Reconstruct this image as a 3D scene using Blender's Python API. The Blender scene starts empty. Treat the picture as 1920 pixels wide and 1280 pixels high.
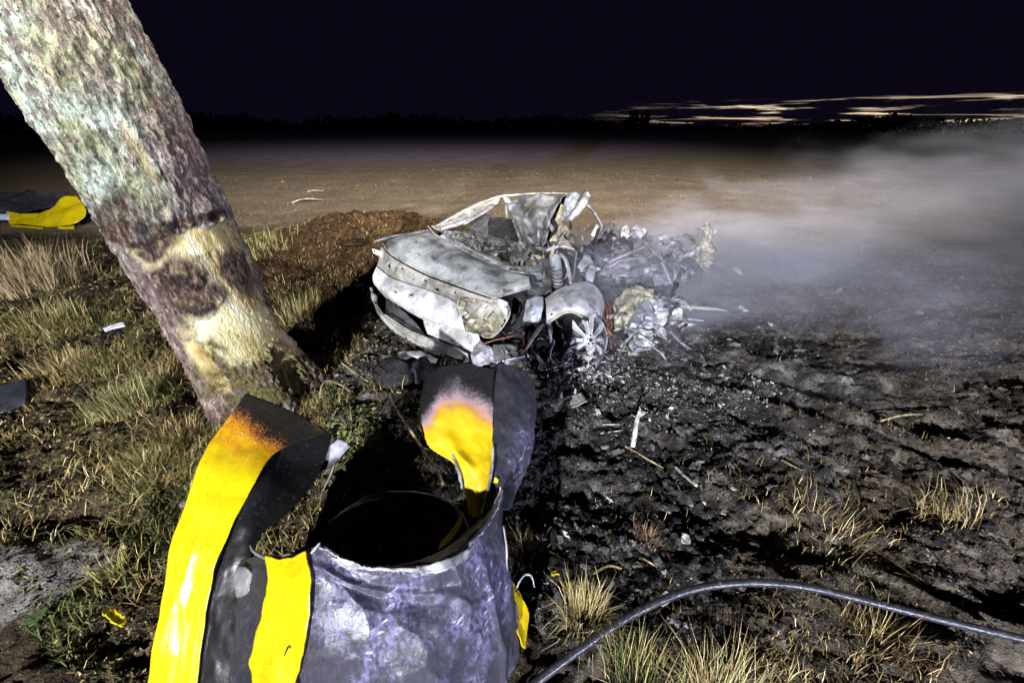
import bpy, bmesh, math, random
import numpy as np
from mathutils import Vector, Matrix

R = math.radians
random.seed(7)
rng = np.random.default_rng(11)
S = bpy.context.scene
COL = S.collection

# ------------------------------------------------------------------ camera
CAM_H, PITCH, FPX = 1.75, R(28.0), 747.0
cam_d = bpy.data.cameras.new("camera")
cam_d.lens = FPX / 1920 * 36.0
cam_d.sensor_width = 36.0
cam_d.clip_start, cam_d.clip_end = 0.02, 6000
cam = bpy.data.objects.new("camera", cam_d)
cam.location = (0, 0, CAM_H)
cam.rotation_euler = (R(90) - PITCH, 0, 0)
COL.objects.link(cam)
S.camera = cam

# ------------------------------------------------------------------ night sky with a strip of afterglow between cloud layers
W = bpy.data.worlds.new("World")
S.world = W
W.use_nodes = True
nt = W.node_tree
nt.nodes.clear()
def wn(t, **k):
    n = nt.nodes.new(t)
    for a, b in k.items():
        setattr(n, a, b)
    return n
def wl(a, b): nt.links.new(a, b)
def wmath(op, a, b=None, clamp=False):
    n = wn('ShaderNodeMath', operation=op, use_clamp=clamp)
    for i, x in enumerate((a, b)):
        if x is None: continue
        if isinstance(x, (int, float)): n.inputs[i].default_value = x
        else: wl(x, n.inputs[i])
    return n.outputs[0]
sky = wn('ShaderNodeTexSky', sky_type='NISHITA', sun_disc=False)
sky.sun_elevation = R(12.0); sky.sun_rotation = R(35); sky.air_density = 1.2; sky.dust_density = .6
tc = wn('ShaderNodeTexCoord')
sx = wn('ShaderNodeSeparateXYZ'); wl(tc.outputs['Generated'], sx.inputs[0])
az = wmath('ARCTAN2', sx.outputs[0], sx.outputs[1])
el = sx.outputs[2]
cv = wn('ShaderNodeCombineXYZ'); wl(wmath('MULTIPLY', az, 7.0), cv.inputs[0]); wl(wmath('MULTIPLY', el, 120.0), cv.inputs[1])
n1 = wn('ShaderNodeTexNoise', noise_dimensions='3D'); n1.inputs['Scale'].default_value = 1.0; n1.inputs['Detail'].default_value = 5; n1.inputs['Roughness'].default_value = .6; n1.inputs['Distortion'].default_value = .5
wl(cv.outputs[0], n1.inputs['Vector'])
# band: bright between about 0.3 and 2.9 degrees of elevation
b1 = wn('ShaderNodeMapRange', interpolation_type='SMOOTHSTEP'); wl(el, b1.inputs[0])
b1.inputs[1].default_value = 0.051; b1.inputs[2].default_value = 0.041; b1.inputs[3].default_value = 0; b1.inputs[4].default_value = 1
b2 = wn('ShaderNodeMapRange', interpolation_type='SMOOTHSTEP'); wl(az, b2.inputs[0])
b2.inputs[1].default_value = 0.15; b2.inputs[2].default_value = 0.42; b2.inputs[3].default_value = 0; b2.inputs[4].default_value = 1
gap = wn('ShaderNodeMapRange', interpolation_type='SMOOTHSTEP'); wl(n1.outputs['Fac'], gap.inputs[0])
gap.inputs[1].default_value = 0.525; gap.inputs[2].default_value = 0.70; gap.inputs[3].default_value = 0; gap.inputs[4].default_value = 1
b3 = wn('ShaderNodeMapRange', interpolation_type='SMOOTHSTEP'); wl(el, b3.inputs[0])
b3.inputs[1].default_value = 0.004; b3.inputs[2].default_value = 0.012; b3.inputs[3].default_value = 0; b3.inputs[4].default_value = 1
mask = wmath('MULTIPLY', wmath('MULTIPLY', wmath('MULTIPLY', b1.outputs[0], b2.outputs[0]), gap.outputs[0]), b3.outputs[0])
hs = wn('ShaderNodeHueSaturation'); hs.inputs['Saturation'].default_value = .6; wl(sky.outputs[0], hs.inputs['Color'])
bgA = wn('ShaderNodeBackground'); wl(hs.outputs[0], bgA.inputs[0]); bgA.inputs[1].default_value = 0.024
bgB = wn('ShaderNodeBackground'); bgB.inputs[0].default_value = (0.32, 0.20, 0.68, 1); bgB.inputs[1].default_value = 0.0085
mx = wn('ShaderNodeMixShader'); wl(mask, mx.inputs[0]); wl(bgB.outputs[0], mx.inputs[1]); wl(bgA.outputs[0], mx.inputs[2])
out = wn('ShaderNodeOutputWorld'); wl(mx.outputs[0], out.inputs[0])

sun_d = bpy.data.lights.new("dusk_sun", 'SUN'); sun_d.energy = 0.012; sun_d.angle = R(12); sun_d.color = (1, .85, .7)
sun = bpy.data.objects.new("dusk_sun", sun_d); sun.rotation_euler = (R(-86), 0, R(-35)); COL.objects.link(sun)

# floodlights of the fire crew, on masts behind the photographer
def flood(name, loc, aim, watt, cone, blend, color, size):
    d = bpy.data.lights.new(name, 'SPOT')
    d.energy, d.spot_size, d.spot_blend, d.color, d.shadow_soft_size = watt, R(cone), blend, color, size
    o = bpy.data.objects.new(name, d)
    o.location = loc
    o.rotation_euler = (Vector(aim) - Vector(loc)).to_track_quat('-Z', 'Y').to_euler()
    COL.objects.link(o)
    return o
flood("floodlight", (-3.6, -9.6, 4.5), (0.0, 5.0, 0.2), 15000, 84, 0.9, (0.97, 0.98, 1.0), 0.08)
flood("far_floodlight", (7.5, -9.5, 7.5), (0.2, 22.0, 0), 85000, 27, 1.0, (1.0, 0.91, 0.82), 0.12).scale = (3.2, 1, 1)
flood("blue_floodlight", (4.6, -5.6, 2.0), (0.6, 2.8, 0.4), 3400, 74, 1.0, (0.72, 0.76, 1.0), 0.07)

flood("beacon_light", (-5.5, -8.5, 6.4), (-8.0, 52.0, 0.0), 130000, 12, 1.0, (0.30, 0.26, 1.0), 0.10).scale = (6.5, 1, 1)

V = S.view_settings
V.view_transform = 'Standard'; V.look = 'None'; V.exposure = 0.2; V.gamma = 1.0; V.use_curve_mapping = False
S.cycles.use_denoising = True
S.cycles.use_adaptive_sampling = True
S.cycles.adaptive_threshold = 0.035
S.cycles.max_bounces = 3
S.cycles.diffuse_bounces = 1
S.cycles.glossy_bounces = 2
S.cycles.volume_bounces = 0
S.cycles.volume_step_rate = 1.0
S.cycles.volume_max_steps = 96
S.cycles.sample_clamp_indirect = 4

# ------------------------------------------------------------------ helpers
CP, SP = math.cos(PITCH), math.sin(PITCH)
def P(u, v, z):
    """a point seen at (u, v) of the photograph, z metres along the view axis"""
    a, b = (u - 960) / FPX, (640 - v) / FPX
    return np.array([z * a, z * (CP + b * SP), CAM_H + z * (-SP + b * CP)])
def G(u, v, h=0.0):
    b = (640 - v) / FPX
    z = (CAM_H - h) / (SP - b * CP)
    return P(u, v, z)
def depth_at(p):
    return p[1] * CP - (p[2] - CAM_H) * SP

def _h(ix, iy, iz, seed):
    h = (ix * 374761393 + iy * 668265263 + iz * 1440662683 + seed * 974634541) & 0xffffffff
    h = ((h ^ (h >> 13)) * 1274126177) & 0xffffffff
    h = ((h ^ (h >> 16)) * 2246822519) & 0xffffffff
    return ((h ^ (h >> 15)) & 0xffffff) / float(0xffffff)
def vnoise(x, y, z=0.0, seed=0):
    x, y, z = np.broadcast_arrays(np.asarray(x, float), np.asarray(y, float), np.asarray(z, float))
    ix, iy, iz = np.floor(x).astype(np.int64), np.floor(y).astype(np.int64), np.floor(z).astype(np.int64)
    fx, fy, fz = x - ix, y - iy, z - iz
    fx, fy, fz = [f * f * (3 - 2 * f) for f in (fx, fy, fz)]
    r = 0
    for dx in (0, 1):
        for dy in (0, 1):
            for dz in (0, 1):
                w = (fx if dx else 1 - fx) * (fy if dy else 1 - fy) * (fz if dz else 1 - fz)
                r = r + w * _h(ix + dx, iy + dy, iz + dz, seed)
    return r * 2 - 1
def fbm(x, y, z=0.0, o=4, seed=0, gain=.5):
    a, s, f = 1.0, 0.0, 1.0
    for i in range(o):
        s = s + a * vnoise(np.asarray(x) * f, np.asarray(y) * f, np.asarray(z) * f, seed + i * 17)
        a *= gain; f *= 2.03
    return s
def sstep(a, b, x):
    t = np.clip((np.asarray(x, float) - a) / (b - a), 0, 1)
    return t * t * (3 - 2 * t)

def mesh_np(name, verts, faces, attrs=None, smooth=True):
    """faces: int array (n,3) or (n,4); attrs: {name: per-vertex float or rgb array}"""
    me = bpy.data.meshes.new(name)
    verts = np.asarray(verts, np.float32); faces = np.asarray(faces, np.int32)
    n, k = faces.shape
    me.vertices.add(len(verts)); me.vertices.foreach_set('co', verts.ravel())
    me.loops.add(n * k); me.loops.foreach_set('vertex_index', faces.ravel())
    me.polygons.add(n)
    me.polygons.foreach_set('loop_start', np.arange(0, n * k, k, dtype=np.int32))
    me.polygons.foreach_set('use_smooth', np.full(n, smooth))
    me.update(calc_edges=True)
    for an, a in (attrs or {}).items():
        a = np.asarray(a, np.float32)
        if a.ndim == 1:
            me.attributes.new(an, 'FLOAT', 'POINT').data.foreach_set('value', a)
        else:
            c = np.ones((len(verts), 4), np.float32); c[:, :3] = a
            me.attributes.new(an, 'FLOAT_COLOR', 'POINT').data.foreach_set('color', c.ravel())
    return me
def link(name, me, m=None, parent=None):
    o = bpy.data.objects.new(name, me)
    if m is not None:
        me.materials.clear(); me.materials.append(m)
    COL.objects.link(o)
    if parent is not None:
        o.parent = parent
        q = parent; T = Vector((0, 0, 0))
        while q is not None:
            T += q.location; q = q.parent
        o.matrix_parent_inverse = Matrix.Translation(-T)
    return o
def rebase(o, loc):
    """move a mesh object's origin to loc, geometry stays"""
    me = o.data
    n = len(me.vertices); a = np.empty(n * 3, np.float32); me.vertices.foreach_get('co', a)
    a = a.reshape(-1, 3) - np.asarray(loc, np.float32); me.vertices.foreach_set('co', a.ravel())
    o.location = loc
    return o
def tag(o, label=None, cat=None, group=None, kind=None):
    if label: o['label'] = label
    if cat: o['category'] = cat
    if group: o['group'] = group
    if kind: o['kind'] = kind
    return o
def thing(name, loc, label, cat, group=None):
    o = bpy.data.objects.new(name, None); o.empty_display_size = .1
    o.location = Vector([float(c) for c in loc]); COL.objects.link(o)
    return tag(o, label, cat, group)

# ---- curves and patches
def catmull(pts, n):
    p = np.asarray(pts, float)
    q = np.vstack([2 * p[0] - p[1], p, 2 * p[-1] - p[-2]])
    t = np.linspace(0, len(p) - 1, n); i = np.clip(t.astype(int), 0, len(p) - 2); f = (t - i)[:, None]
    a, b, c, d = q[i], q[i + 1], q[i + 2], q[i + 3]
    return .5 * (2 * b + (c - a) * f + (2 * a - 5 * b + 4 * c - d) * f ** 2 + (3 * b - a - 3 * c + d) * f ** 3)
def surf(grid, nu, nv):
    """grid rows x cols x 3 world points -> nv x nu x 3"""
    g = np.asarray(grid, float)
    rows = np.array([catmull(r, nu) for r in g])
    return np.array([catmull(rows[:, j], nv) for j in range(nu)]).transpose(1, 0, 2)
def normals(s):
    du = np.gradient(s, axis=1); dv = np.gradient(s, axis=0)
    n = np.cross(du, dv); L = np.linalg.norm(n, axis=2, keepdims=True); L[L == 0] = 1
    return n / L
def pix(grid):
    return np.array([[P(*c) for c in r] for r in grid])
def sheet(name, grid, m, parent=None, nu=40, nv=40, thick=.004, crumple=0.0, cs=8.0, seed=0, lift=0.0, jag=0.0,
          holes=(), ridged=False, attrs=None, world=False, dent=None):
    s = surf(grid if world else pix(grid), nu, nv)
    n = normals(s)
    tocam = np.array([0, 0, CAM_H]) - s.reshape(-1, 3).mean(0)
    if (n.reshape(-1, 3).mean(0) @ tocam) < 0: n = -n
    if crumple:
        d = fbm(s[..., 0] * cs, s[..., 1] * cs, s[..., 2] * cs, 4, seed)
        if ridged: d = 1 - 2 * np.abs(d)
        s = s + n * (d * crumple)[..., None]
    if dent is not None:
        s = s + n * dent(np.linspace(0, 1, nu)[None, :], np.linspace(0, 1, nv)[:, None])[..., None]
    if jag:
        e = np.linspace(0, 1, nu)
        for row, sg in ((0, 1), (-1, -1)):
            d = fbm(e * 14 + seed, e * 0 + row, 0, 4, seed + 3)
            inner = s[1 if row == 0 else -2] - s[row]
            inner = (s[3 if row == 0 else -4] - s[row]) / 3
            s[row] = s[row] + inner * (d * jag)[:, None]
        e = np.linspace(0, 1, nv)
        for c in (0, -1):
            d = fbm(e * 14 + seed, e * 0 + c + 9, 0, 4, seed + 5)
            inner = (s[:, 3 if c == 0 else -4] - s[:, c]) / 3
            s[:, c] = s[:, c] + inner * (d * jag)[:, None]
    n2 = normals(s)
    if (n2.reshape(-1, 3).mean(0) @ tocam) < 0: n2 = -n2
    s = s + n2 * lift
    top = s.reshape(-1, 3); bot = (s - n2 * thick).reshape(-1, 3)
    keep = np.ones((nv - 1, nu - 1), bool)
    cu, cvv = (np.arange(nu - 1) + .5) / (nu - 1), (np.arange(nv - 1) + .5) / (nv - 1)
    for (hu, hv, ru, rv) in holes:
        keep &= ~((((cu[None, :] - hu) / ru) ** 2 + ((cvv[:, None] - hv) / rv) ** 2) < 1)
    idx = np.arange(nu * nv).reshape(nv, nu)
    q = np.stack([idx[:-1, :-1], idx[:-1, 1:], idx[1:, 1:], idx[1:, :-1]], -1)
    fs = q[keep]
    N = nu * nv
    fb = fs[:, ::-1] + N
    side = []
    kp = np.pad(keep, 1)
    for (dy, dx, a, b) in ((-1, 0, 0, 1), (1, 0, 2, 3), (0, -1, 3, 0), (0, 1, 1, 2)):
        nb = kp[1 + dy:1 + dy + nv - 1, 1 + dx:1 + dx + nu - 1]
        e = q[keep & ~nb]
        side.append(np.stack([e[:, b], e[:, a], e[:, a] + N, e[:, b] + N], -1))
    faces = np.vstack([fs, fb] + side)
    uu, vv = np.meshgrid(np.linspace(0, 1, nu), np.linspace(0, 1, nv))
    at = {'pu': np.tile(uu.ravel(), 2), 'pv': np.tile(vv.ravel(), 2)}
    for k, f in (attrs or {}).items():
        at[k] = np.tile(f(uu, vv).ravel(), 2)
    me = mesh_np(name, np.vstack([top, bot]), faces, at)
    o = link(name, me, m, parent)
    return o
def tube_arr(pts, rad, n=60, k=8, rough=0.0, seed=0, flat=1.0, cap=True):
    c = catmull(pts, n) if len(pts) > 2 else np.linspace(pts[0], pts[1], n)
    r = np.interp(np.linspace(0, 1, n), np.linspace(0, 1, len(np.atleast_1d(rad))), np.atleast_1d(rad))
    t = np.gradient(c, axis=0); t /= np.linalg.norm(t, axis=1, keepdims=True) + 1e-9
    up = np.array([0.0, 0.0, 1.0]); a0 = np.cross(t[0], up)
    if np.linalg.norm(a0) < .2: a0 = np.cross(t[0], [1.0, 0, 0])
    A = []; a = a0 / np.linalg.norm(a0)
    for i in range(n):
        a = a - t[i] * (a @ t[i]); a /= np.linalg.norm(a); A.append(a)
    A = np.array(A); B = np.cross(t, A)
    th = np.linspace(0, 2 * np.pi, k, endpoint=False)
    rr = r[:, None] * np.ones(k)[None]
    if rough:
        pn = c[:, None] * 1.0
        rr = rr * (1 + rough * fbm(np.arange(n)[:, None] * .35 + seed, np.cos(th)[None] * 1.5, np.sin(th)[None] * 1.5, 3, seed))
    vts = c[:, None] + rr[..., None] * (np.cos(th)[None, :, None] * A[:, None] + flat * np.sin(th)[None, :, None] * B[:, None])
    idx = np.arange(n * k).reshape(n, k)
    f = np.stack([idx[:-1], np.roll(idx[:-1], -1, 1), np.roll(idx[1:], -1, 1), idx[1:]], -1).reshape(-1, 4)
    v = vts.reshape(-1, 3)
    if cap:
        v = np.vstack([v, c[:1], c[-1:]]); a, b = n * k, n * k + 1
        r0, r1 = idx[0], idx[-1]
        f = np.vstack([f, np.stack([np.full(k, a), np.roll(r0, -1), r0, np.full(k, a)], -1)[:, [0, 1, 2, 2]],
                       np.stack([np.full(k, b), r1, np.roll(r1, -1), np.roll(r1, -1)], -1)])
    return v, f
def clean_quads(name, v, f, attrs=None, smooth=True):
    """tube caps hold degenerate quads: build through from_pydata"""
    me = bpy.data.meshes.new(name)
    me.from_pydata(np.asarray(v).tolist(), [], [list(dict.fromkeys(q)) for q in np.asarray(f).tolist()])
    me.polygons.foreach_set('use_smooth', np.full(len(me.polygons), smooth)); me.update()
    for an, a in (attrs or {}).items():
        me.attributes.new(an, 'FLOAT', 'POINT').data.foreach_set('value', np.asarray(a, np.float32))
    return me
def tube(name, pts, rad, m, parent=None, **k):
    v, f = tube_arr(np.asarray(pts, float), rad, **k)
    return link(name, clean_quads(name, v, f), m, parent)
def ptube(name, pts, rad, m, parent=None, **k):
    return tube(name, [P(*p) for p in pts], rad, m, parent, **k)

# ------------------------------------------------------------------ materials
class M:
    def __init__(self, name, rough=.8, spec=.3, metal=0.0):
        self.m = bpy.data.materials.new(name); self.m.use_nodes = True
        self.t = self.m.node_tree; self.b = self.t.nodes['Principled BSDF']
        self.b.inputs['Roughness'].default_value = rough
        self.b.inputs['Specular IOR Level'].default_value = spec
        self.b.inputs['Metallic'].default_value = metal
        self.co = None
    def n(self, t, **k):
        x = self.t.nodes.new(t)
        for a, b in k.items(): setattr(x, a, b)
        return x
    def l(self, a, b): self.t.links.new(a, b)
    def setin(self, sock, x):
        if hasattr(x, 'is_linked') or hasattr(x, 'links'): self.l(x, sock)
        elif isinstance(x, (tuple, list)): sock.default_value = (*x, 1) if len(x) == 3 and sock.type == 'RGBA' else x
        else: sock.default_value = x
    def coord(self, scale=(1, 1, 1)):
        if self.co is None: self.co = self.n('ShaderNodeNewGeometry').outputs['Position']
        if scale == (1, 1, 1): return self.co
        v = self.n('ShaderNodeVectorMath', operation='MULTIPLY'); self.l(self.co, v.inputs[0]); v.inputs[1].default_value = scale
        return v.outputs[0]
    def noise(self, scale, detail=4, rough=.55, stretch=(1, 1, 1), dist=0.0):
        x = self.n('ShaderNodeTexNoise'); x.inputs['Scale'].default_value = scale; x.inputs['Detail'].default_value = min(detail, max(1.0, math.log2(500 / scale)))
        x.inputs['Roughness'].default_value = rough; x.inputs['Distortion'].default_value = dist
        self.l(self.coord(stretch), x.inputs['Vector']); return x.outputs['Fac']
    def voro(self, scale, feature='F1', stretch=(1, 1, 1)):
        x = self.n('ShaderNodeTexVoronoi', feature=feature); x.inputs['Scale'].default_value = scale
        self.l(self.coord(stretch), x.inputs['Vector']); return x.outputs['Distance']
    def attr(self, name, col=False):
        x = self.n('ShaderNodeAttribute', attribute_name=name); return x.outputs['Color' if col else 'Fac']
    def step(self, x, a, b, o0=0.0, o1=1.0):
        r = self.n('ShaderNodeMapRange', interpolation_type='SMOOTHSTEP'); self.setin(r.inputs[0], x)
        r.inputs[1].default_value, r.inputs[2].default_value, r.inputs[3].default_value, r.inputs[4].default_value = a, b, o0, o1
        return r.outputs[0]
    def math(self, op, a, b=0.0, clamp=False):
        x = self.n('ShaderNodeMath', operation=op, use_clamp=clamp); self.setin(x.inputs[0], a); self.setin(x.inputs[1], b); return x.outputs[0]
    def mix(self, f, a, b, blend='MIX'):
        x = self.n('ShaderNodeMix', data_type='RGBA', blend_type=blend)
        self.setin(x.inputs[0], f); self.setin(x.inputs[6], a); self.setin(x.inputs[7], b); return x.outputs[2]
    def ramp(self, f, stops):
        x = self.n('ShaderNodeValToRGB'); e = x.color_ramp.elements
        while len(e) < len(stops): e.new(.5)
        for el_, (p, c) in zip(e, stops): el_.position = p; el_.color = (*c, 1)
        self.l(f, x.inputs[0]); return x.outputs[0]
    def color(self, c): self.setin(self.b.inputs['Base Color'], c); return self
    def rough(self, x): self.setin(self.b.inputs['Roughness'], x); return self
    def bump(self, h, strength=.5, dist=.01):
        x = self.n('ShaderNodeBump'); x.inputs['Strength'].default_value = strength; x.inputs['Distance'].default_value = dist
        self.l(h, x.inputs['Height'])
        prev = self.b.inputs['Normal']
        if prev.is_linked: self.l(prev.links[0].from_socket, x.inputs['Normal'])
        self.l(x.outputs[0], prev); return self

def burnt_metal(name, lo=.16, hi=.62, soot=.5, rust=.35, tint=(1, 1, 1), rough=.55):
    a = M(name, rough - .06, .5, .35)
    big, mid, fine, grit = a.noise(3.6, 7, .68, dist=.5), a.noise(12, 7, .7, dist=.6), a.noise(55, 5, .7), a.noise(130, 3, .6)
    g = lambda x: tuple(x * t for t in tint)
    c = a.ramp(big, [(.34, g(lo)), (.47, g((lo + hi) * .52)), (.60, g(hi))])
    c = a.mix(a.step(mid, .56, .68, 0, rust), c, (.34, .25, .10))
    c = a.mix(a.step(mid, .46, .34, 0, soot), c, (.035, .033, .035))
    c = a.mix(a.math('MULTIPLY', a.step(fine, .56, .66), a.step(big, .52, .40, 0, .8), True), c, (.06, .055, .055))
    c = a.mix(a.step(grit, .66, .74, 0, .35), c, (.05, .045, .04))
    a.color(c); a.rough(a.step(big, .3, .7, rough - .15, rough + .2))
    a.bump(mid, .4, .010).bump(fine, .4, .004)
    return a.m
MT = {}
MT['panel'] = burnt_metal('ash_white_metal', .42, .80, .40, .4)
MT['lid'] = burnt_metal('ash_grey_metal', .11, .55, .70, .45, (.97, 1, 1.02))
MT['roof'] = burnt_metal('stained_roof_steel', .05, .26, .6, .6, (.96, .98, 1.04), .45)
MT['bar'] = burnt_metal('pale_burnt_steel', .16, .48, .6, .45, (1, .98, .9))
MT['holed'] = burnt_metal('spotted_steel', .15, .46, .55, .45, (1, .97, .88))
MT['rust'] = burnt_metal('ochre_burnt_steel', .12, .40, .55, .8, (1, .92, .7))
MT['dark'] = burnt_metal('sooty_steel', .03, .12, .7, .35, (1, 1, 1.05), .7)
MT['blue'] = burnt_metal('bluish_bare_steel', .12, .40, .5, .15, (.9, .94, 1.06), .42)
MT['mauve'] = burnt_metal('mauve_burnt_steel', .12, .36, .55, .15, (.96, .93, 1.08), .5)
MT['alloy'] = burnt_metal('ashen_alloy', .18, .48, .5, .1, (.97, .98, 1.03), .5)
a = M('copper_wire', .5, .5); a.color(a.ramp(a.noise(30), [(.35, (.05, .02, .014)), (.7, (.26, .085, .05))])); MT['copper'] = a.m
a = M('charred_black', .85, .2); a.color(a.ramp(a.noise(18, 5, .65), [(.35, (.008, .008, .009)), (.62, (.03, .028, .03)), (.78, (.12, .12, .12))])).bump(a.noise(40, 5), .8, .02); MT['char'] = a.m

# barrel shell, black plastic; scuffs plus a bluish sheen painted into the colour
a = M('scuffed_black_plastic', .3, .42)
sc_ = a.noise(4, 8, .75, (1, 1, .9)); st_ = a.noise(90, 5, .7, (1, 1, .13)); st2 = a.noise(75, 5, .65, (.22, .22, 1)); sp_ = a.noise(200, 2, .5)
scuff_sheen = a.attr('scuff_sheen')
w = a.math('MULTIPLY', a.math('MULTIPLY', a.step(sc_, .44, .60), a.step(st_, .36, .66)), scuff_sheen, True)
c = a.mix(a.math('MULTIPLY', scuff_sheen, .55), (.016, .016, .020), (.055, .053, .075))
c = a.mix(w, c, (.14, .135, .26))
c = a.mix(a.math('MULTIPLY', a.math('MULTIPLY', a.step(st2, .58, .66), a.step(sc_, .50, .60)), scuff_sheen), c, (.42, .42, .56))  # pale blue streaks are highlights painted into the colour
c = a.mix(a.step(sp_, .62, .70, 0, .7), c, (.012, .012, .014))
a.color(c); a.rough(a.math('ADD', a.step(sc_, .3, .7, .26, .42), a.math('MULTIPLY', a.step(st_, .4, .6), .12)))
a.bump(a.noise(9, 6, .7), .35, .014).bump(st_, .3, .003)
MT['plastic'] = a.m
a = M('black_sheet', .26, .35); a.color(a.mix(a.step(a.noise(60, 4), .6, .75, 0, .5), (.006, .006, .007), (.05, .05, .055))).bump(a.noise(16, 4), .2, .008); MT['black'] = a.m
# yellow reflective sheeting with scorched end (attribute burn: 0 clean, 1 black)
a = M('yellow_sheeting', .30, .55)
bn = a.math('ADD', a.attr('burn'), a.math('MULTIPLY', a.math('SUBTRACT', a.noise(14, 8, .8), .5), .7))
bn = a.math('ADD', bn, a.math('MULTIPLY', a.math('SUBTRACT', a.noise(150, 3, .7), .5), a.step(a.attr('burn'), .15, .5, 0, .75)))
c = a.ramp(bn, [(.0, (.44, .35, .003)), (.25, (.44, .30, .004)), (.45, (.40, .16, .004)), (.62, (.16, .055, .012)), (.78, (.008, .007, .006))])
c = a.mix(a.step(a.noise(210, 2), .66, .70, 0, .8), c, (.05, .035, .01))
c = a.mix(a.step(a.noise(7, 5, .6, (1, 1, .4)), .58, .75, 0, .35), c, (.42, .30, .01))
a.color(c); a.rough(a.math('ADD', a.step(bn, .4, .8, .22, .6), a.step(a.noise(9), .4, .7, 0, .12)))
a.bump(a.noise(22, 3), .12, .004).bump(a.math('MULTIPLY', a.noise(260, 3), a.step(bn, .3, .6)), .6, .004)
a.setin(a.b.inputs['Specular IOR Level'], a.step(bn, .45, .75, .55, .06))
MT['yellow'] = a.m
a = M('scorched_lining', .42, .4)
bn = a.math('ADD', a.attr('burn'), a.math('MULTIPLY', a.math('SUBTRACT', a.noise(11, 8, .78), .5), .5))
bn = a.math('ADD', bn, a.math('MULTIPLY', a.math('SUBTRACT', a.noise(150, 3, .7), .5), a.step(a.attr('burn'), .3, .8, 0, .4)))
c = a.ramp(bn, [(.0, (.46, .33, .003)), (.34, (.44, .28, .006)), (.45, (.34, .18, .03)), (.60, (.26, .17, .18)), (.76, (.07, .06, .07)), (.88, (.007, .007, .008))])
a.color(c).bump(a.math('MULTIPLY', a.noise(240, 3), a.step(bn, .5, .9)), .8, .006).bump(a.noise(20, 3), .2, .006)
a.setin(a.b.inputs['Specular IOR Level'], a.step(bn, .5, .85, .45, .08))
MT['lining'] = a.m
a = M('torn_pale_core', .5, .4); a.color(a.ramp(a.noise(14), [(.38, (.08, .08, .09)), (.52, (.20, .20, .22)), (.66, (.36, .355, .35))])).bump(a.noise(60), .4, .004); MT['pale'] = a.m
a = M('hose_rubber', .30, .6); hz_ = a.noise(60, 5, .7); a.color(a.ramp(hz_, [(.35, (.014, .014, .018)), (.58, (.03, .029, .038)), (.72, (.11, .10, .085))])); a.bump(a.noise(400, 2), .35, .002); MT['hose'] = a.m
a = M('dry_twig', .8, .2); a.color(a.ramp(a.noise(30, 5), [(.35, (.14, .10, .045)), (.65, (.40, .32, .18))])).bump(a.noise(70), .6, .004); MT['twig'] = a.m
a = M('ashen_stick', .85, .2); a.color(a.ramp(a.noise(25, 5), [(.35, (.12, .115, .11)), (.62, (.48, .46, .42))])).bump(a.noise(70), .6, .004); MT['ash'] = a.m
a = M('grey_stone', .85, .3); a.color(a.ramp(a.noise(14, 6), [(.3, (.10, .095, .09)), (.7, (.34, .33, .31))])).bump(a.noise(40, 6), .7, .01); MT['stone'] = a.m
a = M('white_scrap', .7, .3); a.color(a.ramp(a.noise(30, 4), [(.35, (.35, .36, .38)), (.6, (.72, .72, .74))])).bump(a.noise(60), .5, .004); MT['white'] = a.m
a = M('blade_colour', .75, .15); a.color(a.attr('col', True)); a.b.inputs['Specular IOR Level'].default_value = .12; MT['blade'] = a.m
a = M('litter_colour', .85, .18); a.color(a.mix(a.step(a.noise(120, 3), .3, .7, 0, .45), a.attr('col', True), (.02, .017, .013))); a.bump(a.noise(90, 3, .7), 1.0, .02); MT['litter'] = a.m
a = M('far_wood', .95, .05); a.color((.010, .012, .010)); MT['wood'] = a.m
a = M('silver_tape', .4, .5); a.color((.45, .55, .85)); MT['tape'] = a.m

# bark: attributes strip (bare wood), char with a painted shadow line, lichen
a = M('bark', .85, .2)
bst = a.noise(9, 8, .72, (1, 1, .45), .6); bf = a.noise(60, 7, .72, (1, 1, .6)); sp2 = a.noise(13, 7, .72)
strip, char_shadow_f, lich, moss = a.attr('strip'), a.attr('char'), a.attr('lichen'), a.attr('moss')
vc = a.noise(22, 5, .7, (1, 1, .16), .5); bm2 = a.noise(30, 6, .72, (1, 1, .42), .5); blo = a.noise(2.6, 5, .65)
c = a.ramp(bm2, [(.36, (.055, .042, .04)), (.47, (.13, .098, .088)), (.54, (.23, .18, .155)), (.63, (.40, .32, .27))])
c = a.mix(a.step(blo, .44, .60, 0, .55), c, (.10, .065, .07))
lf = a.math('MULTIPLY', a.step(sp2, .36, .52), lich, True)
lc = a.ramp(bm2, [(.37, (.10, .11, .085)), (.46, (.19, .22, .17)), (.54, (.33, .39, .33)), (.64, (.48, .55, .50))])
lc = a.mix(a.step(a.noise(4, 6), .44, .58, 0, .75), lc, a.ramp(bm2, [(.40, (.06, .06, .03)), (.52, (.20, .20, .09)), (.62, (.32, .30, .14))]))
c = a.mix(lf, c, lc)
c = a.mix(a.step(bf, .44, .36, 0, .8), c, (.028, .022, .022))
c = a.mix(a.math('MULTIPLY', a.step(vc, .42, .34, 0, .85), a.math('SUBTRACT', 1.0, a.math('MULTIPLY', lich, .5))), c, (.025, .019, .020))
wd = a.ramp(a.noise(5, 6, .62, (1, 1, .5), .8), [(.30, (.14, .08, .03)), (.41, (.36, .25, .095)), (.52, (.50, .42, .20)), (.66, (.56, .55, .40))])
wd = a.mix(a.step(a.noise(24, 5, .7, (1, 1, .3)), .60, .70, 0, .8), wd, (.12, .07, .03))
c = a.mix(strip, c, wd)
cf = a.math('MULTIPLY', a.step(a.noise(7, 6, .7), .16, .42), char_shadow_f, True)
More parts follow.
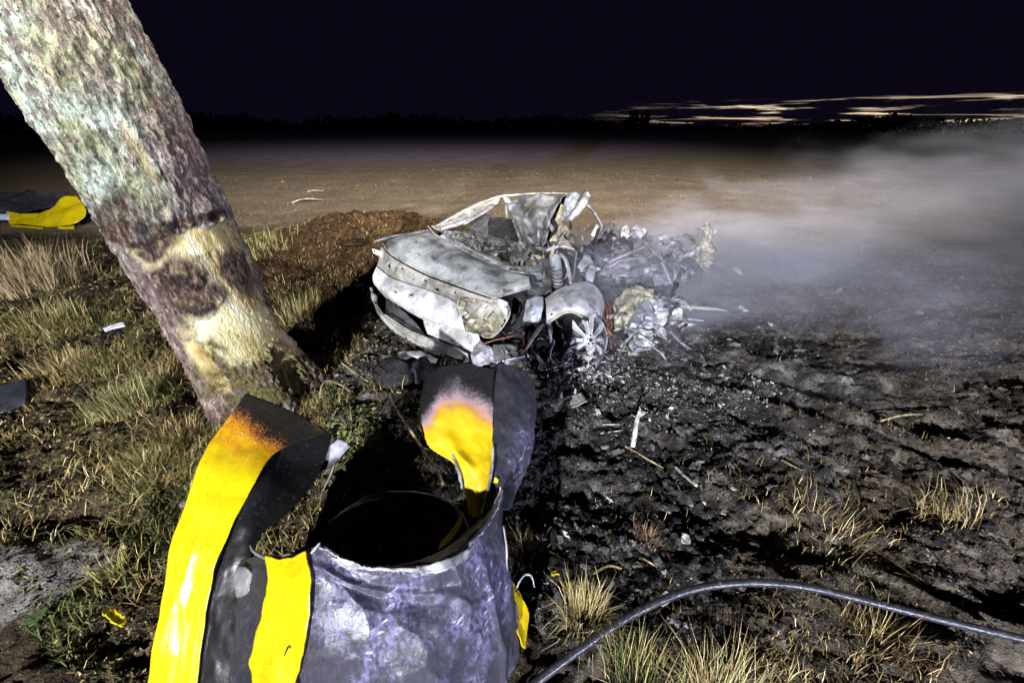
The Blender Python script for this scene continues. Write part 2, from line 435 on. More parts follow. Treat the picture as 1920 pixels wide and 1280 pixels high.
c = a.mix(cf, c, a.ramp(bm2, [(.38, (.010, .008, .008)), (.48, (.032, .020, .017)), (.56, (.085, .052, .036)), (.66, (.20, .14, .09))]))
mf = a.math('MULTIPLY', a.step(a.noise(12, 6, .7), .36, .56), moss, True)
c = a.mix(mf, c, a.ramp(bf, [(.35, (.03, .028, .012)), (.65, (.16, .14, .05))]))
a.color(c); a.rough(a.math('SUBTRACT', .88, a.math('MULTIPLY', strip, .3)))
a.bump(bst, .5, .02).bump(bm2, 1.0, .025).bump(bf, .8, .010)
MT['bark'] = a.m

# ground: attributes burnt, field, mound, silt, grassy
a = M('ground_soil', .92, .15)
n1_, n2_, n3_, n4_ = a.noise(.8, 6, .6), a.noise(6, 6, .65), a.noise(38, 5, .65), a.noise(130, 3, .6)
soil = a.ramp(n2_, [(.32, (.008, .006, .004)), (.50, (.034, .024, .014)), (.68, (.10, .072, .042))])
soil = a.mix(a.step(n3_, .56, .70, 0, .6), soil, (.17, .14, .085))
fieldc = a.ramp(n1_, [(.30, (.13, .105, .075)), (.55, (.21, .17, .125)), (.72, (.27, .225, .17))])
fieldc = a.mix(a.step(n3_, .50, .68, 0, .7), fieldc, (.36, .29, .17))
fieldc = a.mix(a.step(n3_, .45, .30, 0, .75), fieldc, (.045, .035, .026))
burn_c = a.ramp(n2_, [(.32, (.006, .006, .006)), (.46, (.028, .025, .023)), (.57, (.088, .080, .074)), (.70, (.21, .205, .20))])
burn_c = a.mix(a.step(n3_, .62, .74, 0, .5), burn_c, (.20, .20, .20))
mound_c = a.ramp(n2_, [(.32, (.014, .008, .004)), (.50, (.060, .034, .015)), (.68, (.13, .078, .036))])
silt_c = a.ramp(n2_, [(.30, (.06, .055, .05)), (.55, (.15, .14, .13)), (.75, (.24, .225, .21))])
dirt_c = a.ramp(n2_, [(.32, (.018, .014, .011)), (.50, (.070, .056, .044)), (.66, (.15, .125, .10))])
c = a.mix(a.attr('field'), soil, fieldc)
c = a.mix(a.attr('dirt'), c, dirt_c)
c = a.mix(a.attr('mound'), c, mound_c)
c = a.mix(a.attr('burnt'), c, burn_c)
c = a.mix(a.attr('silt'), c, silt_c)
a.color(c); a.bump(n2_, .6, .05).bump(n3_, .9, .03).bump(n4_, .6, .008)
MT['ground'] = a.m

# ------------------------------------------------------------------ ground sheet
def grow(start, step, ratio, end):
    r, x = [], start
    while x < end:
        step *= ratio; x += step; r.append(x)
    return r
def masks(x, y):
    n = fbm(x * .9, y * .9, 0, 4, 31); n2 = fbm(x * 3.1, y * 3.1, 0, 3, 32)
    edge = np.where(x > 0, 6.3 - .06 * x, 7.6 + .02 * x)
    edge = np.where((x > -2) & (x < 2), 7.0 - .33 * x, edge)
    field = sstep(-.5, .6, y - edge + .5 * n + .2 * n2)
    e1 = np.sqrt(((x - .75) / 2.2) ** 2 + ((y - 2.85) / 1.55) ** 2) + .22 * n + .1 * n2
    e2 = np.sqrt(((x - .45) / .75) ** 2 + ((y - 1.5) / .75) ** 2) + .2 * n
    burnt = np.maximum(sstep(1.15, .75, e1), sstep(1.2, .7, e2))
    e3 = np.sqrt(((x + 2.2) / 2.1) ** 2 + ((y - 6.3) / 2.4) ** 2) + .15 * n + .08 * n2
    mound = sstep(1.15, .85, e3)
    e4 = np.sqrt(((x + 2.15) / .42) ** 2 + ((y - 1.08) / .20) ** 2) + .2 * n2
    silt = sstep(1.15, .7, e4)
    dirt = sstep(.6, 1.5, x + .3 * n) * (1 - field)
    return dict(field=field, burnt=burnt, mound=mound, silt=silt, dirt=dirt)
def height(x, y):
    x, y = np.asarray(x, float), np.asarray(y, float)
    k = masks(x, y)
    near = 1 - sstep(7, 30, np.hypot(x, y))
    rough = (1 - .75 * k['field']) * (1 - .6 * k['silt'])
    h = .035 * fbm(x * 1.1, y * 1.1, 0, 3, 1) * near
    h = h + rough * near * (.046 * fbm(x * 4.2, y * 4.2, 0, 3, 5) + .020 * (1 - 2 * np.abs(fbm(x * 13, y * 13, 0, 3, 9))))
    h = h + .016 * k['field'] * fbm(x * 2.2, y * 2.2, 0, 3, 15) * near
    m = np.exp(-(((x + 2.5) / 1.5) ** 2 + ((y - 7.3) / 1.05) ** 2))
    h = h + .46 * m + .05 * m * fbm(x * 5, y * 5, 0, 3, 21)
    h = h - .26 * np.exp(-(((x + 2.2) / .42) ** 2 + ((y - 6.9) / .26) ** 2))
    # wheel tracks on the right, running away to the left
    d = ((x - 2.5) * .65 + (y - 2.07) * .76)
    al = (x - 2.5) * .76 - (y - 2.07) * .65
    tr = np.exp(-(d / .42) ** 2) * sstep(-1.3, -.5, al)
    h = h + tr * .055 * np.sin(d * 19 + 1.2 * fbm(x * 1.5, y * 1.5, 0, 2, 41))
    # silty hollow at lower left
    h = h + .03 * k['silt'] * fbm(x * 6, y * 6, 0, 3, 55) + .04 * np.exp(-(((x + 2.15) / .30) ** 2 + ((y - 1.12) / .10) ** 2))
    h = h - .15 * np.exp(-(((x + 2.30) / .24) ** 2 + ((y - 1.36) / .075) ** 2)) + .05 * np.exp(-(((x + 2.06) / .05) ** 2 + ((y - 1.34) / .10) ** 2))
    return h
xs = np.arange(-2.6, 2.6, .0155)
xs = np.concatenate([-np.array(grow(2.6, .0155, 1.035, 2500))[::-1], xs, grow(xs[-1], .0155, 1.035, 2500)])
ys = np.arange(.35, 3.2, .0155)
ys = np.concatenate([-np.array(grow(-.35, .03, 1.12, 60))[::-1], ys, grow(ys[-1], .0155, 1.018, 2500)])
gx, gy = np.meshgrid(xs, ys)
gz = height(gx, gy)
gk = masks(gx.ravel(), gy.ravel())
nxg, nyg = len(xs), len(ys)
gi = np.arange(nxg * nyg).reshape(nyg, nxg)
gf = np.stack([gi[:-1, :-1], gi[:-1, 1:], gi[1:, 1:], gi[1:, :-1]], -1).reshape(-1, 4)
tag(link('ground', mesh_np('ground', np.stack([gx, gy, gz], -1).reshape(-1, 3), gf, gk), MT['ground']), kind='structure')
def on(x, y, dz=0.0):
    return np.array([x, y, float(height(x, y)) + dz])
def Gp(u, v, dz=0.0):
    p = G(u, v); p = G(u, v, float(height(p[0], p[1]))); return on(p[0], p[1], dz)

# ------------------------------------------------------------------ far wood along the horizon
def clump(c, r, n, seed):
    """many leaf-sized faces spread through a lobed crown"""
    g = np.random.default_rng(seed)
    d = g.normal(size=(n, 3)); d /= np.linalg.norm(d, axis=1, keepdims=True)
    rad = (.55 + .45 * g.random(n)) * (1 + .28 * fbm(d[:, 0] * 2, d[:, 1] * 2, d[:, 2] * 2, 2, seed))
    p = c + d * rad[:, None] * np.asarray(r)
    s = np.mean(r) * .16 * (.6 + g.random(n))
    a = g.normal(size=(n, 3)); a /= np.linalg.norm(a, axis=1, keepdims=True)
    b = np.cross(a, g.normal(size=(n, 3))); b /= np.linalg.norm(b, axis=1, keepdims=True)
    v = np.stack([p - a * s[:, None], p + b * s[:, None], p + a * s[:, None], p - b * s[:, None]], 1).reshape(-1, 3)
    return v, np.arange(n * 4).reshape(-1, 4)
vs, fs_, off = [], [], 0
g = np.random.default_rng(3)
for i in range(190):
    azm = -1.05 + 2.1 * i / 189 + g.normal() * .004
    dist = 330 + 60 * g.random()
    hh = (5.5 + 3.2 * g.random()) * (1.15 if azm < .25 else .85) + 2.0 * fbm(azm * 9, 0, 0, 2, 8)
    c = np.array([math.sin(azm) * dist, math.cos(azm) * dist, hh * .5])
    v, f = clump(c, (hh * .75, hh * .75, hh * .55), 90, 100 + i)
    vs.append(v); fs_.append(f + off); off += len(v)
tag(link('distant_wood', mesh_np('distant_wood', np.vstack(vs), np.vstack(fs_)), MT['wood']),
    'low black wood along the far edge of the field', 'wood', kind='stuff')
for (u_, v_top, lab) in ((1186, 209, 'left one of two black treetops rising above the horizon by the bright sky strip'),
                         (1209, 211, 'right one of two black treetops rising above the horizon by the bright sky strip')):
    azm = math.atan2((u_ - 960) / FPX, CP + (640 - 235) / FPX * SP); D = 320
    top = D * math.tan(math.atan((640 - v_top) / FPX) - PITCH) + CAM_H
    bx_, by_ = math.sin(azm) * D, math.cos(azm) * D
    t = thing('distant_tree', (bx_, by_, 0), lab, 'tree', 'two treetops above the horizon')
    tube('trunk', [(bx_, by_, 0), (bx_ + .2, by_, top * .5), (bx_, by_, top * .9)], [.5, .35, .1], MT['wood'], t, n=8, k=8)
    v1, f1 = clump(np.array([bx_, by_, top * .62]), (3.6, 3.6, top * .40), 260, int(u_))
    link('crown', mesh_np('crown', v1, f1), MT['wood'], t)

# ------------------------------------------------------------------ leaning tree
tb = np.array([-1.80, 2.50, 0.0])
tree = thing('leaning_tree', on(tb[0], tb[1]), 'thick leaning tree trunk with lichen, scorch marks and pale stripped bark', 'tree')
axis = np.array([[-1.81, 2.52, -.25], [-1.86, 2.49, 0], [-1.955, 2.47, .45], [-2.015, 2.46, 1.0], [-2.10, 2.44, 1.7], [-2.25, 2.42, 2.5], [-2.52, 2.40, 3.6], [-2.9, 2.4, 5.0], [-3.4, 2.5, 8.0], [-3.7, 2.6, 11.0]])
ar = np.array([.44, .35, .295, .31, .306, .306, .30, .28, .24, .14])
nT, kT = 620, 260
_f = np.concatenate([np.linspace(0, 6.2, 520), np.linspace(6.22, 9, 100)]) / 9 * 2999
zc = catmull(axis, 3000)[_f.astype(int)]; rc = np.interp(_f / 2999, np.linspace(0, 1, len(ar)), ar)
arcl = np.concatenate([[0], np.cumsum(np.linalg.norm(np.diff(zc, axis=0), axis=1))])
th = np.linspace(0, 2 * np.pi, kT, endpoint=False)
tt = np.gradient(zc, axis=0); tt /= np.linalg.norm(tt, axis=1, keepdims=True)
A_ = np.cross(tt, [0, 1.0, 0]); A_ /= np.linalg.norm(A_, axis=1, keepdims=True)
B_ = np.cross(tt, A_)
dirs = np.cos(th)[None, :, None] * A_[:, None] + np.sin(th)[None, :, None] * B_[:, None]
base = zc[:, None] + dirs * rc[:, None, None]
X, Y, Z = base[..., 0], base[..., 1], base[..., 2]
root = 1 + .16 * np.exp(-np.clip(Z, 0, 9) / .22)[..., ] * np.cos(th * 5 + .7)[None]
def spot(u, v, rx, rz, soft=.35, seed=0, tilt=0.0):
    """blotch on the bark round the surface point that the photograph shows at (u, v)"""
    # find nearest surface point on the camera-facing side
    a, b = (u - 960) / FPX, (640 - v) / FPX
    ray = np.array([a, CP + b * SP, -SP + b * CP]); ray /= np.linalg.norm(ray)
    w = base - np.array([0, 0, CAM_H]); t_ = w @ ray
    d = np.linalg.norm(w - t_[..., None] * ray, axis=2) + t_ * .05
    i, j = np.unravel_index(np.argmin(d), d.shape)
    dx = (np.arange(kT)[None] - j + kT / 2) % kT - kT / 2
    sx_ = dx * 2 * np.pi / kT * rc[:, None]; sz_ = (arcl - arcl[i])[:, None]
    sx_, sz_ = sx_ + tilt * sz_, sz_ - tilt * sx_
    n_ = fbm(X * 7, Y * 7, Z * 7, 5, seed, .6)
    e = np.sqrt((sx_ / rx) ** 2 + (sz_ / rz) ** 2) + .32 * n_
    return sstep(1 + soft, 1 - soft, e)
mx_ = lambda *a: np.maximum.reduce(a)
stripm = mx_(.75 * spot(455, 575, .30, .26, .2, 45), .6 * spot(530, 640, .16, .30, .3, 46), .7 * spot(400, 470, .33, .10, .2, 47),spot(375, 452, .30, .085, .12, 51), spot(470, 640, .24, .20, .12, 52), spot(420, 620, .20, .14, .12, 57), spot(545, 690, .12, .14, .15, 53),
             spot(385, 690, .07, .22, .15, 54), spot(440, 590, .12, .14, .12, 55), spot(262, 290, .03, .13, .5, 58) * .5)
char_shadow = np.clip(1.15 + .5 * fbm(X * 12, Y * 12, Z * 12, 4, 88, .65), 0, 1) * mx_(spot(235, 425, .20, .16, .35, 61), spot(285, 455, .14, .10, .35, 62), spot(345, 520, .18, .12, .30, 63), spot(370, 565, .17, .10, .3, 64),
            spot(455, 510, .11, .14, .3, 65), spot(350, 418, .26, .028, .3, 66), spot(520, 560, .05, .10, .4, 67), spot(225, 60, .02, .5, .4, 68) * .7)  # the thin wide spot is a painted shadow line above the bare band
char_shadow = char_shadow * (1 - .9 * mx_(spot(395, 450, .20, .06, .2, 71), spot(460, 640, .20, .15, .2, 72)))
mossm = mx_(spot(430, 710, .30, .10, .4, 73), spot(500, 735, .35, .10, .4, 74), spot(400, 660, .07, .09, .4, 75))
lich = sstep(1.0, 1.5, Z) * sstep(.36, .12, (X - zc[:, None, 0]) + .12 * fbm(X * 5, Y * 5, Z * 3, 3, 76))
bark_d = .011 * (1 - 2 * np.abs(fbm(np.cos(th)[None] * 8 + .8 * fbm(X * 4, Y * 4, Z * 4, 2, 78), np.sin(th)[None] * 8, Z * 5.5, 4, 79, .65))) + .009 * fbm(X * 34, Y * 34, Z * 26, 3, 80, .65)
bark_d *= (1 - .86 * stripm)
rr = rc[:, None] * root + bark_d - .024 * stripm + .012 * fbm(X * 2, Y * 2, Z * 2, 2, 82)
# knot
rr = rr + .05 * spot(392, 402, .07, .06, .5, 83) - .06 * spot(395, 405, .03, .025, .4, 84)
tv = zc[:, None] + dirs * rr[..., None]
ti = np.arange(nT * kT).reshape(nT, kT)
tf = np.stack([ti[:-1], np.roll(ti[:-1], -1, 1), np.roll(ti[1:], -1, 1), ti[1:]], -1).reshape(-1, 4)
link('trunk', mesh_np('trunk', tv.reshape(-1, 3), tf, dict(strip=stripm.ravel(), char=char_shadow.ravel(), lichen=lich.ravel(), moss=mossm.ravel())), MT['bark'], tree)
g = np.random.default_rng(5)
cvs, cfs, co_ = [], [], 0
for k in range(7):
    p0 = zc[int(nT * (.92 + .011 * k))]; aa = k * 2.4
    e_ = p0 + np.array([math.cos(aa) * 1.8, math.sin(aa) * 1.8, 1.5 + .3 * k])
    tube('limb', [p0, (p0 + e_) / 2 + np.array([0, 0, -.15]), e_], [.14, .09, .03], MT['bark'], tree, n=16, k=8, rough=.15)
    v1, f1 = clump(e_, (1.1, 1.1, .8), 420, 300 + k); cvs.append(v1); cfs.append(f1 + co_); co_ += len(v1)
a = M('leaf_green', .7, .2); a.color(a.ramp(a.noise(3), [(.35, (.03, .045, .015)), (.65, (.08, .10, .03))])); MT['leaf'] = a.m
link('crown', mesh_np('crown', np.vstack(cvs), np.vstack(cfs)), MT['leaf'], tree)

# ------------------------------------------------------------------ torn barrel in the foreground
bo = on(-.55, .78)
barrel = thing('torn_barrel', bo, 'torn black plastic barrel with wide yellow stripes, burst open in the foreground', 'barrel')
scuff_sheen_at = lambda uu, vv: np.clip(.12 + .85 * sstep(.10, .5, uu) * (1 - .5 * sstep(.92, 1.0, uu)) * (.75 + .25 * sstep(.0, .35, vv)), 0, 1)
# front wall, rows from the torn rim down to the ground
rim = [(447, 1050, 1.30), (498, 1040, 1.22), (550, 1046, 1.17), (600, 1022, 1.14), (655, 1052, 1.12), (720, 1066, 1.11), (790, 1064, 1.13), (850, 1040, 1.19), (900, 1000, 1.28), (928, 962, 1.37), (941, 918, 1.46)]
r1 = [(446, 1090, 1.27), (492, 1085, 1.19), (545, 1090, 1.14), (598, 1080, 1.11), (655, 1100, 1.10), (720, 1112, 1.11), (792, 1110, 1.13), (852, 1092, 1.18), (902, 1065, 1.26), (932, 1035, 1.36), (946, 1000, 1.44)]
r2 = [(440, 1170, 1.235), (485, 1175, 1.18), (535, 1180, 1.12), (590, 1180, 1.08), (655, 1190, 1.06), (725, 1198, 1.07), (800, 1198, 1.10), (862, 1185, 1.16), (910, 1165, 1.24), (945, 1135, 1.33), (962, 1100, 1.40)]
r3 = [(430, 1285, 1.215), (470, 1290, 1.17), (520, 1295, 1.12), (580, 1300, 1.09), (650, 1305, 1.08), (730, 1308, 1.09), (810, 1308, 1.13), (870, 1295, 1.20), (920, 1275, 1.28), (955, 1250, 1.36), (972, 1215, 1.41)]
r4 = [(425, 1440, 1.24), (465, 1450, 1.21), (520, 1458, 1.19), (590, 1462, 1.18), (660, 1464, 1.175), (740, 1462, 1.18), (820, 1450, 1.20), (875, 1400, 1.27), (915, 1335, 1.36), (945, 1290, 1.42), (958, 1262, 1.45)]
_wp = np.random.default_rng(5).random((60, 2)) * [1.0, 1.0]
def worley(uu, vv, ax=3.0, ay=1.6):
    d = np.min([((uu - a) * ax) ** 2 + ((vv - b) * ay) ** 2 for a, b in _wp], axis=0)
    return d
def front_dent(uu, vv):
    d = -.030 * np.exp(-(((uu - .62) / .10) ** 2 + ((vv - .30) / .12) ** 2)) + .018 * np.exp(-(((uu - .64) / .035) ** 2 + ((vv - .22) / .14) ** 2))
    d = d + .012 * np.exp(-((vv - .16 - .35 * (uu - .25)) / .03) ** 2) * sstep(.22, .35, uu) * sstep(.75, .6, uu)
    d = d + .010 * np.exp(-((uu - .80 - .1 * vv) / .015) ** 2) * sstep(.1, .3, vv)
    return d + .005 * fbm(uu * 7, vv * 5, 0, 3, 91) + np.clip(worley(uu + .03 * fbm(uu * 9, vv * 9, 0, 2, 93), vv + .03 * fbm(uu * 9, vv * 9, 5, 2, 94)), 0, .12) * .22 * sstep(.28, .42, uu) * sstep(.0, .12, vv) * sstep(1.0, .86, uu) - .008 * sstep(.3, .45, uu) * sstep(1.0, .86, uu)
fw = sheet('front_wall', [rim, r1, r2, r3, r4], MT['plastic'], barrel, nu=220, nv=140, thick=.007, attrs={'scuff_sheen': scuff_sheen_at}, dent=front_dent, jag=.9, seed=3)
tag(fw, 'scuffed grey-black front wall of the barrel')
# pale torn lip along the rim: a rolled strip of the broken core
lip = [[(u, v - 1, z - .004) for (u, v, z) in rim], [(u, v + (6 if 560 < u < 900 else 3), z - .006) for (u, v, z) in rim]]
sheet('torn_rim', [[lip[0][i] for i in range(3, 11)], [lip[1][i] for i in range(3, 11)]], MT['pale'], barrel, nu=160, nv=8, thick=.004, crumple=.005, cs=45, seed=8, jag=2.0, dent=lambda uu, vv: .010 * fbm(uu * 7, vv * 5, 0, 3, 91) * 0 + .003)
ptube('torn_lip', [(470, 1022, 1.25), (478, 1035, 1.225), (505, 1047, 1.205), (540, 1040, 1.175), (575, 1044, 1.15), (600, 1017, 1.13)], [.003, .005, .005, .005, .006, .003], MT['pale'], barrel, n=50, k=7, rough=.4, seed=3)
sheet('torn_rim_fold', [[(780, 1064, 1.12), (830, 1052, 1.145), (870, 1032, 1.19), (885, 1020, 1.22)], [(790, 1078, 1.11), (835, 1070, 1.13), (872, 1048, 1.18), (880, 1038, 1.21)]], MT['pale'], barrel, nu=40, nv=8, thick=.004, lift=.008, crumple=.006, cs=30, seed=15)
# inner lining behind the rim at the right
sheet('inner_wall', [[(905, 985, 1.33), (925, 955, 1.42), (938, 915, 1.50)], [(830, 1046, 1.28), (880, 1010, 1.37), (915, 960, 1.5)], [(720, 1062, 1.22), (800, 1045, 1.33), (860, 1010, 1.45)]], MT['pale'], barrel, nu=40, nv=30, thick=.004, crumple=.006, cs=20, seed=21)
ptube('yellow_inner_strip', [(868, 960, 1.62), (858, 985, 1.58), (835, 1015, 1.5), (822, 1030, 1.46)], [.004, .012, .014, .005], MT['yellow'], barrel, n=24, k=8, flat=.35)
zero = {'burn': lambda uu, vv: uu * 0 - .05}
# yellow stripe on the front wall
def band_on_front(ua, ub, n=4):
    pass
st_rows = [[(508, 1040, 1.205), (545, 1046, 1.170), (582, 1030, 1.142)], [(510, 1090, 1.170), (548, 1092, 1.134), (592, 1082, 1.108)], [(492, 1178, 1.165), (540, 1182, 1.118), (584, 1182, 1.080)], [(481, 1290, 1.160), (520, 1295, 1.118), (558, 1298, 1.098)], [(470, 1445, 1.205), (515, 1455, 1.190), (555, 1458, 1.182)]]
ys_ = sheet('yellow_stripe', st_rows, MT['yellow'], barrel, nu=40, nv=90, thick=.004, lift=.016, attrs={'burn': lambda uu, vv: .05 + .18 * np.exp(-((vv - .85) / .15) ** 2) + .02 * uu}, crumple=.007, cs=9, seed=12, jag=.5,
            dent=lambda uu, vv: .008 * np.exp(-((vv - .62 - .12 * uu) / .03) ** 2))
ptube('scratch', [(533, 1228, 1.088), (541, 1212, 1.086), (548, 1215, 1.085)], [.0015, .003, .001], MT['black'], barrel, n=12, k=5)
# left flap: black sheet leaning back, yellow stripe along its left side
fl = [[(283, 1300, 1.275), (372, 1300, 1.25), (430, 1300, 1.245), (484, 1300, 1.245)],
      [(308, 1140, 1.305), (392, 1125, 1.295), (440, 1118, 1.295), (476, 1100, 1.30)],
      [(332, 1010, 1.355), (432, 1005, 1.350), (465, 1005, 1.355), (484, 1012, 1.365)],
      [(366, 895, 1.425), (470, 905, 1.430), (510, 920, 1.440), (548, 955, 1.450)],
      [(405, 820, 1.520), (510, 850, 1.545), (550, 868, 1.555), (598, 890, 1.56)],
      [(462, 738, 1.62), (550, 775, 1.65), (590, 795, 1.66), (622, 815, 1.66)]]
tag(sheet('side_flap', fl, MT['black'], barrel, nu=60, nv=110, thick=.007, crumple=.006, cs=7, seed=31, jag=.6), 'black wall flap leaning back at the left')
yl = [[fl[0][0], (330, 1300, 1.262), (372, 1300, 1.25)],
      [fl[1][0], (352, 1130, 1.300), (395, 1122, 1.295)],
      [fl[2][0], (385, 1005, 1.352), (434, 1000, 1.350)],
      [fl[3][0], (420, 898, 1.427), (480, 905, 1.431)],
      [fl[4][0], (465, 832, 1.533), (522, 848, 1.548)],
      [fl[5][0], (540, 768, 1.647), (618, 812, 1.660)]]
def burn1(uu, vv):
    return .40 * sstep(.60, .80, vv + .05 * uu) + .62 * sstep(.83, 1.0, vv + .10 * uu) - .03 + .1 * np.exp(-((vv - .2) / .1) ** 2)
sheet('yellow_stripe', yl, MT['yellow'], barrel, nu=50, nv=130, thick=.004, lift=.011, attrs={'burn': burn1}, crumple=.006, cs=7, seed=31,
      dent=lambda uu, vv: .05 * np.clip(worley(uu * .5 + .2, vv, 3, 2), 0, .12) + .010 * np.exp(-((vv - .40 + .1 * uu) / .05) ** 2) - .008 * np.exp(-((vv - .55) / .06) ** 2) + .006 * np.exp(-((uu - .35) / .12) ** 2) * sstep(.3, 0, vv))
# pale torn tongue at the top of the flap
sheet('torn_tongue', [[(635, 822, 1.66), (650, 830, 1.66), (655, 838, 1.67)], [(600, 850, 1.62), (615, 862, 1.62), (630, 865, 1.63)], [(572, 885, 1.58), (585, 885, 1.58), (600, 884, 1.59)]], MT['pale'], barrel, nu=20, nv=26, thick=.005, crumple=.003, cs=18, seed=41, jag=.4)
ptube('torn_edge', [(572, 886, 1.575), (562, 925, 1.54), (545, 960, 1.50), (540, 975, 1.49)], [.004, .003, .003, .001], MT['pale'], barrel, n=30, k=6, rough=.5)
ptube('plastic_shred', [(607, 868, 1.615), (603, 885, 1.61), (598, 900, 1.60)], [.004, .003, .001], MT['pale'], barrel, n=16, k=6, rough=.4)
ptube('plastic_shred', [(628, 868, 1.62), (618, 895, 1.61), (605, 920, 1.60)], [.002, .004, .001], MT['pale'], barrel, n=16, k=6, rough=.4)
# pale overlap left of the front stripe
sheet('torn_patch', [[(452, 1060, 1.262), (468, 1062, 1.245), (478, 1075, 1.235)], [(442, 1085, 1.258), (458, 1090, 1.240), (474, 1100, 1.228)], [(448, 1118, 1.248), (458, 1115, 1.240), (468, 1110, 1.232)]], MT['roof'], barrel, nu=16, nv=20, thick=.004, lift=.008, seed=44, jag=.5)
# right flap: curled sheet, scorched yellow lining on the left, black outside on the right
rf1 = [[(800, 696, 1.80), (835, 684, 1.80), (880, 679, 1.80), (926, 690, 1.78)],
       [(789, 745, 1.74), (830, 740, 1.74), (880, 740, 1.74), (923, 745, 1.73)],
       [(792, 790, 1.69), (835, 790, 1.68), (885, 790, 1.68), (924, 795, 1.68)],
       [(803, 836, 1.64), (845, 842, 1.63), (890, 842, 1.62), (924, 840, 1.63)],
       [(852, 870, 1.60), (875, 880, 1.58), (900, 880, 1.57), (922, 880, 1.58)],
       [(872, 920, 1.55), (885, 925, 1.54), (900, 925, 1.53), (915, 925, 1.54)],
       [(878, 966, 1.50), (886, 970, 1.49), (895, 970, 1.49), (904, 964, 1.49)]]
def burn2(uu, vv):
    return np.clip(1.08 - 1.0 * sstep(.02, .55, vv + .10 * (1 - np.abs(2 * uu - 1))) , .0, 1.1) + .28 * sstep(.3, 0, uu) * sstep(.6, .2, vv)
tag(sheet('curled_flap', rf1, MT['lining'], barrel, nu=60, nv=90, thick=.006, crumple=.008, cs=8, seed=51, jag=1.0, attrs={'burn': burn2},
          dent=lambda uu, vv: .022 * np.exp(-((uu - .35 - .4 * (vv - .4)) / .10) ** 2) * sstep(.36, .46, vv) * sstep(.75, .6, vv)), 'scorched yellow lining of the curled flap')
rf2 = [[(905, 682, 1.82), (940, 680, 1.84), (975, 690, 1.87), (1000, 715, 1.90)],
       [(922, 740, 1.745), (955, 738, 1.76), (985, 745, 1.80), (1006, 765, 1.85)],
       [(924, 800, 1.685), (950, 800, 1.69), (980, 805, 1.72), (1004, 815, 1.77)],
       [(922, 855, 1.62), (945, 858, 1.63), (970, 862, 1.65), (992, 868, 1.69)],
       [(928, 905, 1.56), (942, 908, 1.56), (958, 910, 1.58), (975, 910, 1.61)],
       [(934, 950, 1.49), (940, 952, 1.49), (946, 955, 1.50), (954, 955, 1.52)]]
sheet('curled_flap', rf2, MT['plastic'], barrel, nu=50, nv=80, thick=.006, crumple=.010, cs=9, seed=61, jag=.8, attrs={'scuff_sheen': lambda uu, vv: .08 + .75 * np.exp(-(((uu - .75) / .3) ** 2 + ((vv - .52) / .16) ** 2)) + .2 * sstep(.6, .9, vv)})
ptube('torn_edge', [(985, 835, 1.70), (978, 858, 1.665), (962, 872, 1.635), (945, 882, 1.61), (937, 892, 1.59)], [.002, .003, .003, .003, .002], MT['pale'], barrel, n=30, k=6)
ptube('torn_edge', [(925, 835, 1.62), (922, 880, 1.57), (912, 930, 1.52), (902, 968, 1.48)], [.004, .006, .006, .003], MT['pale'], barrel, n=30, k=7, rough=.5, seed=4)
ptube('torn_edge', [(848, 846, 1.62), (862, 890, 1.57), (868, 925, 1.545)], [.006, .008, .003], MT['pale'], barrel, n=24, k=7, rough=.5, seed=6)
sheet('yellow_shred', [[(928, 893, 1.56), (935, 898, 1.56)], [(925, 905, 1.555), (934, 905, 1.555)]], MT['yellow'], barrel, nu=6, nv=6, attrs=zero)
ptube('pale_upright_edge', [(938, 962, 1.43), (940, 930, 1.47), (938, 912, 1.49)], [.004, .007, .004], MT['pale'], barrel, n=16, k=7)
ptube('dark_slit_edge', [(944, 985, 1.435), (950, 1030, 1.42), (950, 1070, 1.40), (955, 1090, 1.39)], [.003, .004, .004, .002], MT['pale'], barrel, n=24, k=6)
# yellow corner sticking out low on the right
sheet('yellow_corner', [[(936, 1068, 1.405), (944, 1078, 1.42), (950, 1085, 1.43)], [(940, 1110, 1.40), (965, 1120, 1.44), (986, 1140, 1.47)], [(958, 1155, 1.395), (972, 1170, 1.43), (986, 1180, 1.455)], [(974, 1208, 1.40), (977, 1213, 1.41), (980, 1215, 1.42)]], MT['yellow'], barrel, nu=24, nv=30, lift=.012, attrs={'burn': lambda uu, vv: .12 + .12 * np.exp(-((vv - .5) / .1) ** 2)}, crumple=.005, cs=14, seed=71)
# fallen back wall: dark hoop lying inside
ptube('back_rim', [(618, 985, 1.72), (650, 962, 1.75), (690, 940, 1.78), (740, 930, 1.80), (800, 935, 1.80), (850, 958, 1.77), (875, 990, 1.72)], [.018, .030, .032, .030, .030, .026, .018], MT['black'], barrel, n=60, k=10, flat=.35, rough=.10, seed=9)
sheet('back_rim_plate', [[(620, 975, 1.71), (655, 955, 1.735), (692, 938, 1.76)], [(630, 1000, 1.70), (665, 980, 1.72), (700, 952, 1.75)]], burnt_metal('scorched_hoop', .05, .2, .5, .2), barrel, nu=24, nv=10, thick=.008, crumple=.004, cs=20, seed=10)

# ------------------------------------------------------------------ burnt-out car
car = thing('burnt_car', on(.2, 3.7), 'burnt-out wreck of a car, its pale rear end whole and its front torn apart', 'car wreck')
K = car
